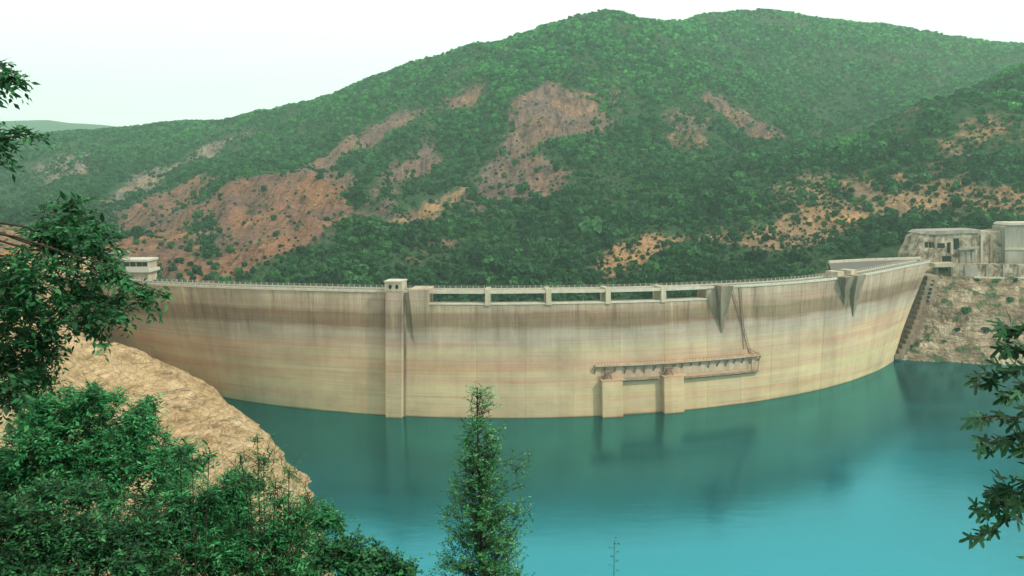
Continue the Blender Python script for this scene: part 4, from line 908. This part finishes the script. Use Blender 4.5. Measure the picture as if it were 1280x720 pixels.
# lobed leaves hanging in from the right
def right_tree():
    r = np.random.default_rng(402); Y = 5.2; base = np.array([4.8, 5.4, float(near_h(4.8, 5.4))-.2]); root = empty('broadleaf_tree', base, 'dark lobed leaves on twigs hanging in from the right edge over the water', 'tree')
    mb = MB(); mb.tube([base, base+[.08, .03, 1.0], base+[-.02, .06, 2.0], base+[.12, -.02, 3.2], base+[.02, .05, 4.4], base+[.15, .1, 5.6], base+[.3, .05, 7.0]], .10, 9, .03); mb.build('trunk', M['bark'], root)
    bl = [(5.5, 5.5, 88.0, .45), (5.2, 5.2, 88.8, .45), (5.9, 5.6, 88.9, .6), (5.3, 5.6, 89.7, .55), (5.8, 5.1, 90.1, .6), (6.2, 5.6, 90.8, .7), (5.6, 5.7, 91.3, .55), (5.1, 5.3, 87.4, .35)]; bl = np.array(bl)-np.array([.75, 0, 0, 0]); nq = 620
    bi = r.choice(len(bl), nq); dd = unit(r.normal(size=(nq, 3))); A = bl[bi, :3]+dd*(bl[bi, 3]*r.uniform(.3, 1.05, nq))[:, None]; Dq = dd+r.normal(size=(nq, 3))*.4; V, T, tn = twig_leaves(A, Dq, r, 7, .3, (.07, .12), .6, .3)
    tri_mesh('foliage', V, T, M['leaf_dark'], root, {'tint': tn})['kind'] = 'stuff'; V2, T2 = twig_sticks(A, Dq, .28, .005, None); tri_mesh('twigs', V2, T2, M['bark'], root)['kind'] = 'stuff'
    for b_ in bl:
        mb = MB(); a0 = base+np.array([.08, .03, 0]); a0[2] = b_[2]-.7; mb.tube([a0, (a0+b_[:3])/2+np.array([0, 0, .1]), b_[:3]], .025, 6, .006); mb.build('branch', M['bark'], root)
    tw_ = [([(1300, 405), (1268, 412), (1250, 410)], 12), ([(1305, 430), (1278, 436), (1255, 432)], 14), ([(1300, 455), (1270, 462), (1240, 468), (1215, 476)], 14), ([(1300, 478), (1275, 485), (1255, 490)], 10),
           ([(1305, 510), (1275, 522), (1240, 520), (1215, 522)], 10), ([(1305, 540), (1275, 546), (1245, 552), (1220, 556)], 16), ([(1300, 560), (1270, 562)], 7), ([(1310, 585), (1280, 602), (1255, 612), (1245, 606)], 13), ([(1310, 600), (1275, 625), (1245, 632), (1222, 634)], 15), ([(1290, 615), (1262, 645), (1245, 662), (1218, 674)], 15)]
    P, D, N, S = [], [], [], []
    for pl, n in tw_:
        w3 = [at(x, y, Y+.12*r.normal()) for x, y in pl]; a0 = np.array([4.82, 5.43, w3[0][2]-.25+r.uniform(-.4, .2)]); mb = MB(); mb.tube([a0, (a0+w3[0])/2+r.normal(size=3)*.12]+w3, .012, 5, .003); mb.build('twig', M['bark'], root)
        n = int(n*1.55)
        for i in range(n):
            t = (i+.5)/n*(len(w3)-1); k = min(int(t), len(w3)-2); p = w3[k]+(w3[k+1]-w3[k])*(t-k); P.append(p+r.normal(size=3)*.018)
            s = 1 if i % 2 else -1; D.append(np.array([-.75, -.2*r.random(), .45*s-.25])+r.normal(size=3)*.3); N.append(np.array([.1, -.55, .8])+r.normal(size=3)*.35); S.append(r.uniform(.08, .145))
    place_leaves(root, [leaf_mesh('lobed', 5), leaf_mesh('lobed', 6)], P, D, N, S)
right_tree()

# ================================================================== HAZE
bmh = bmesh.new(); bmesh.ops.create_cube(bmh, size=1.0)
for v in bmh.verts: v.co = Vector((v.co.x*7000, v.co.y*4400+1600, v.co.z*560+230))
me = bpy.data.meshes.new('haze'); bmh.to_mesh(me); bmh.free()
hm = bpy.data.materials.new('haze_air'); hm.use_nodes = True; hn = hm.node_tree; hn.nodes.remove(hn.nodes['Principled BSDF'])
pv = hn.nodes.new('ShaderNodeVolumePrincipled'); pv.inputs['Color'].default_value = (.62, 1.0, .82, 1); pv.inputs['Density'].default_value = .00021; pv.inputs['Anisotropy'].default_value = .2
hn.links.new(pv.outputs[0], hn.nodes['Material Output'].inputs['Volume']); me.materials.append(hm)
tag(obj('haze', me), kind='stuff')
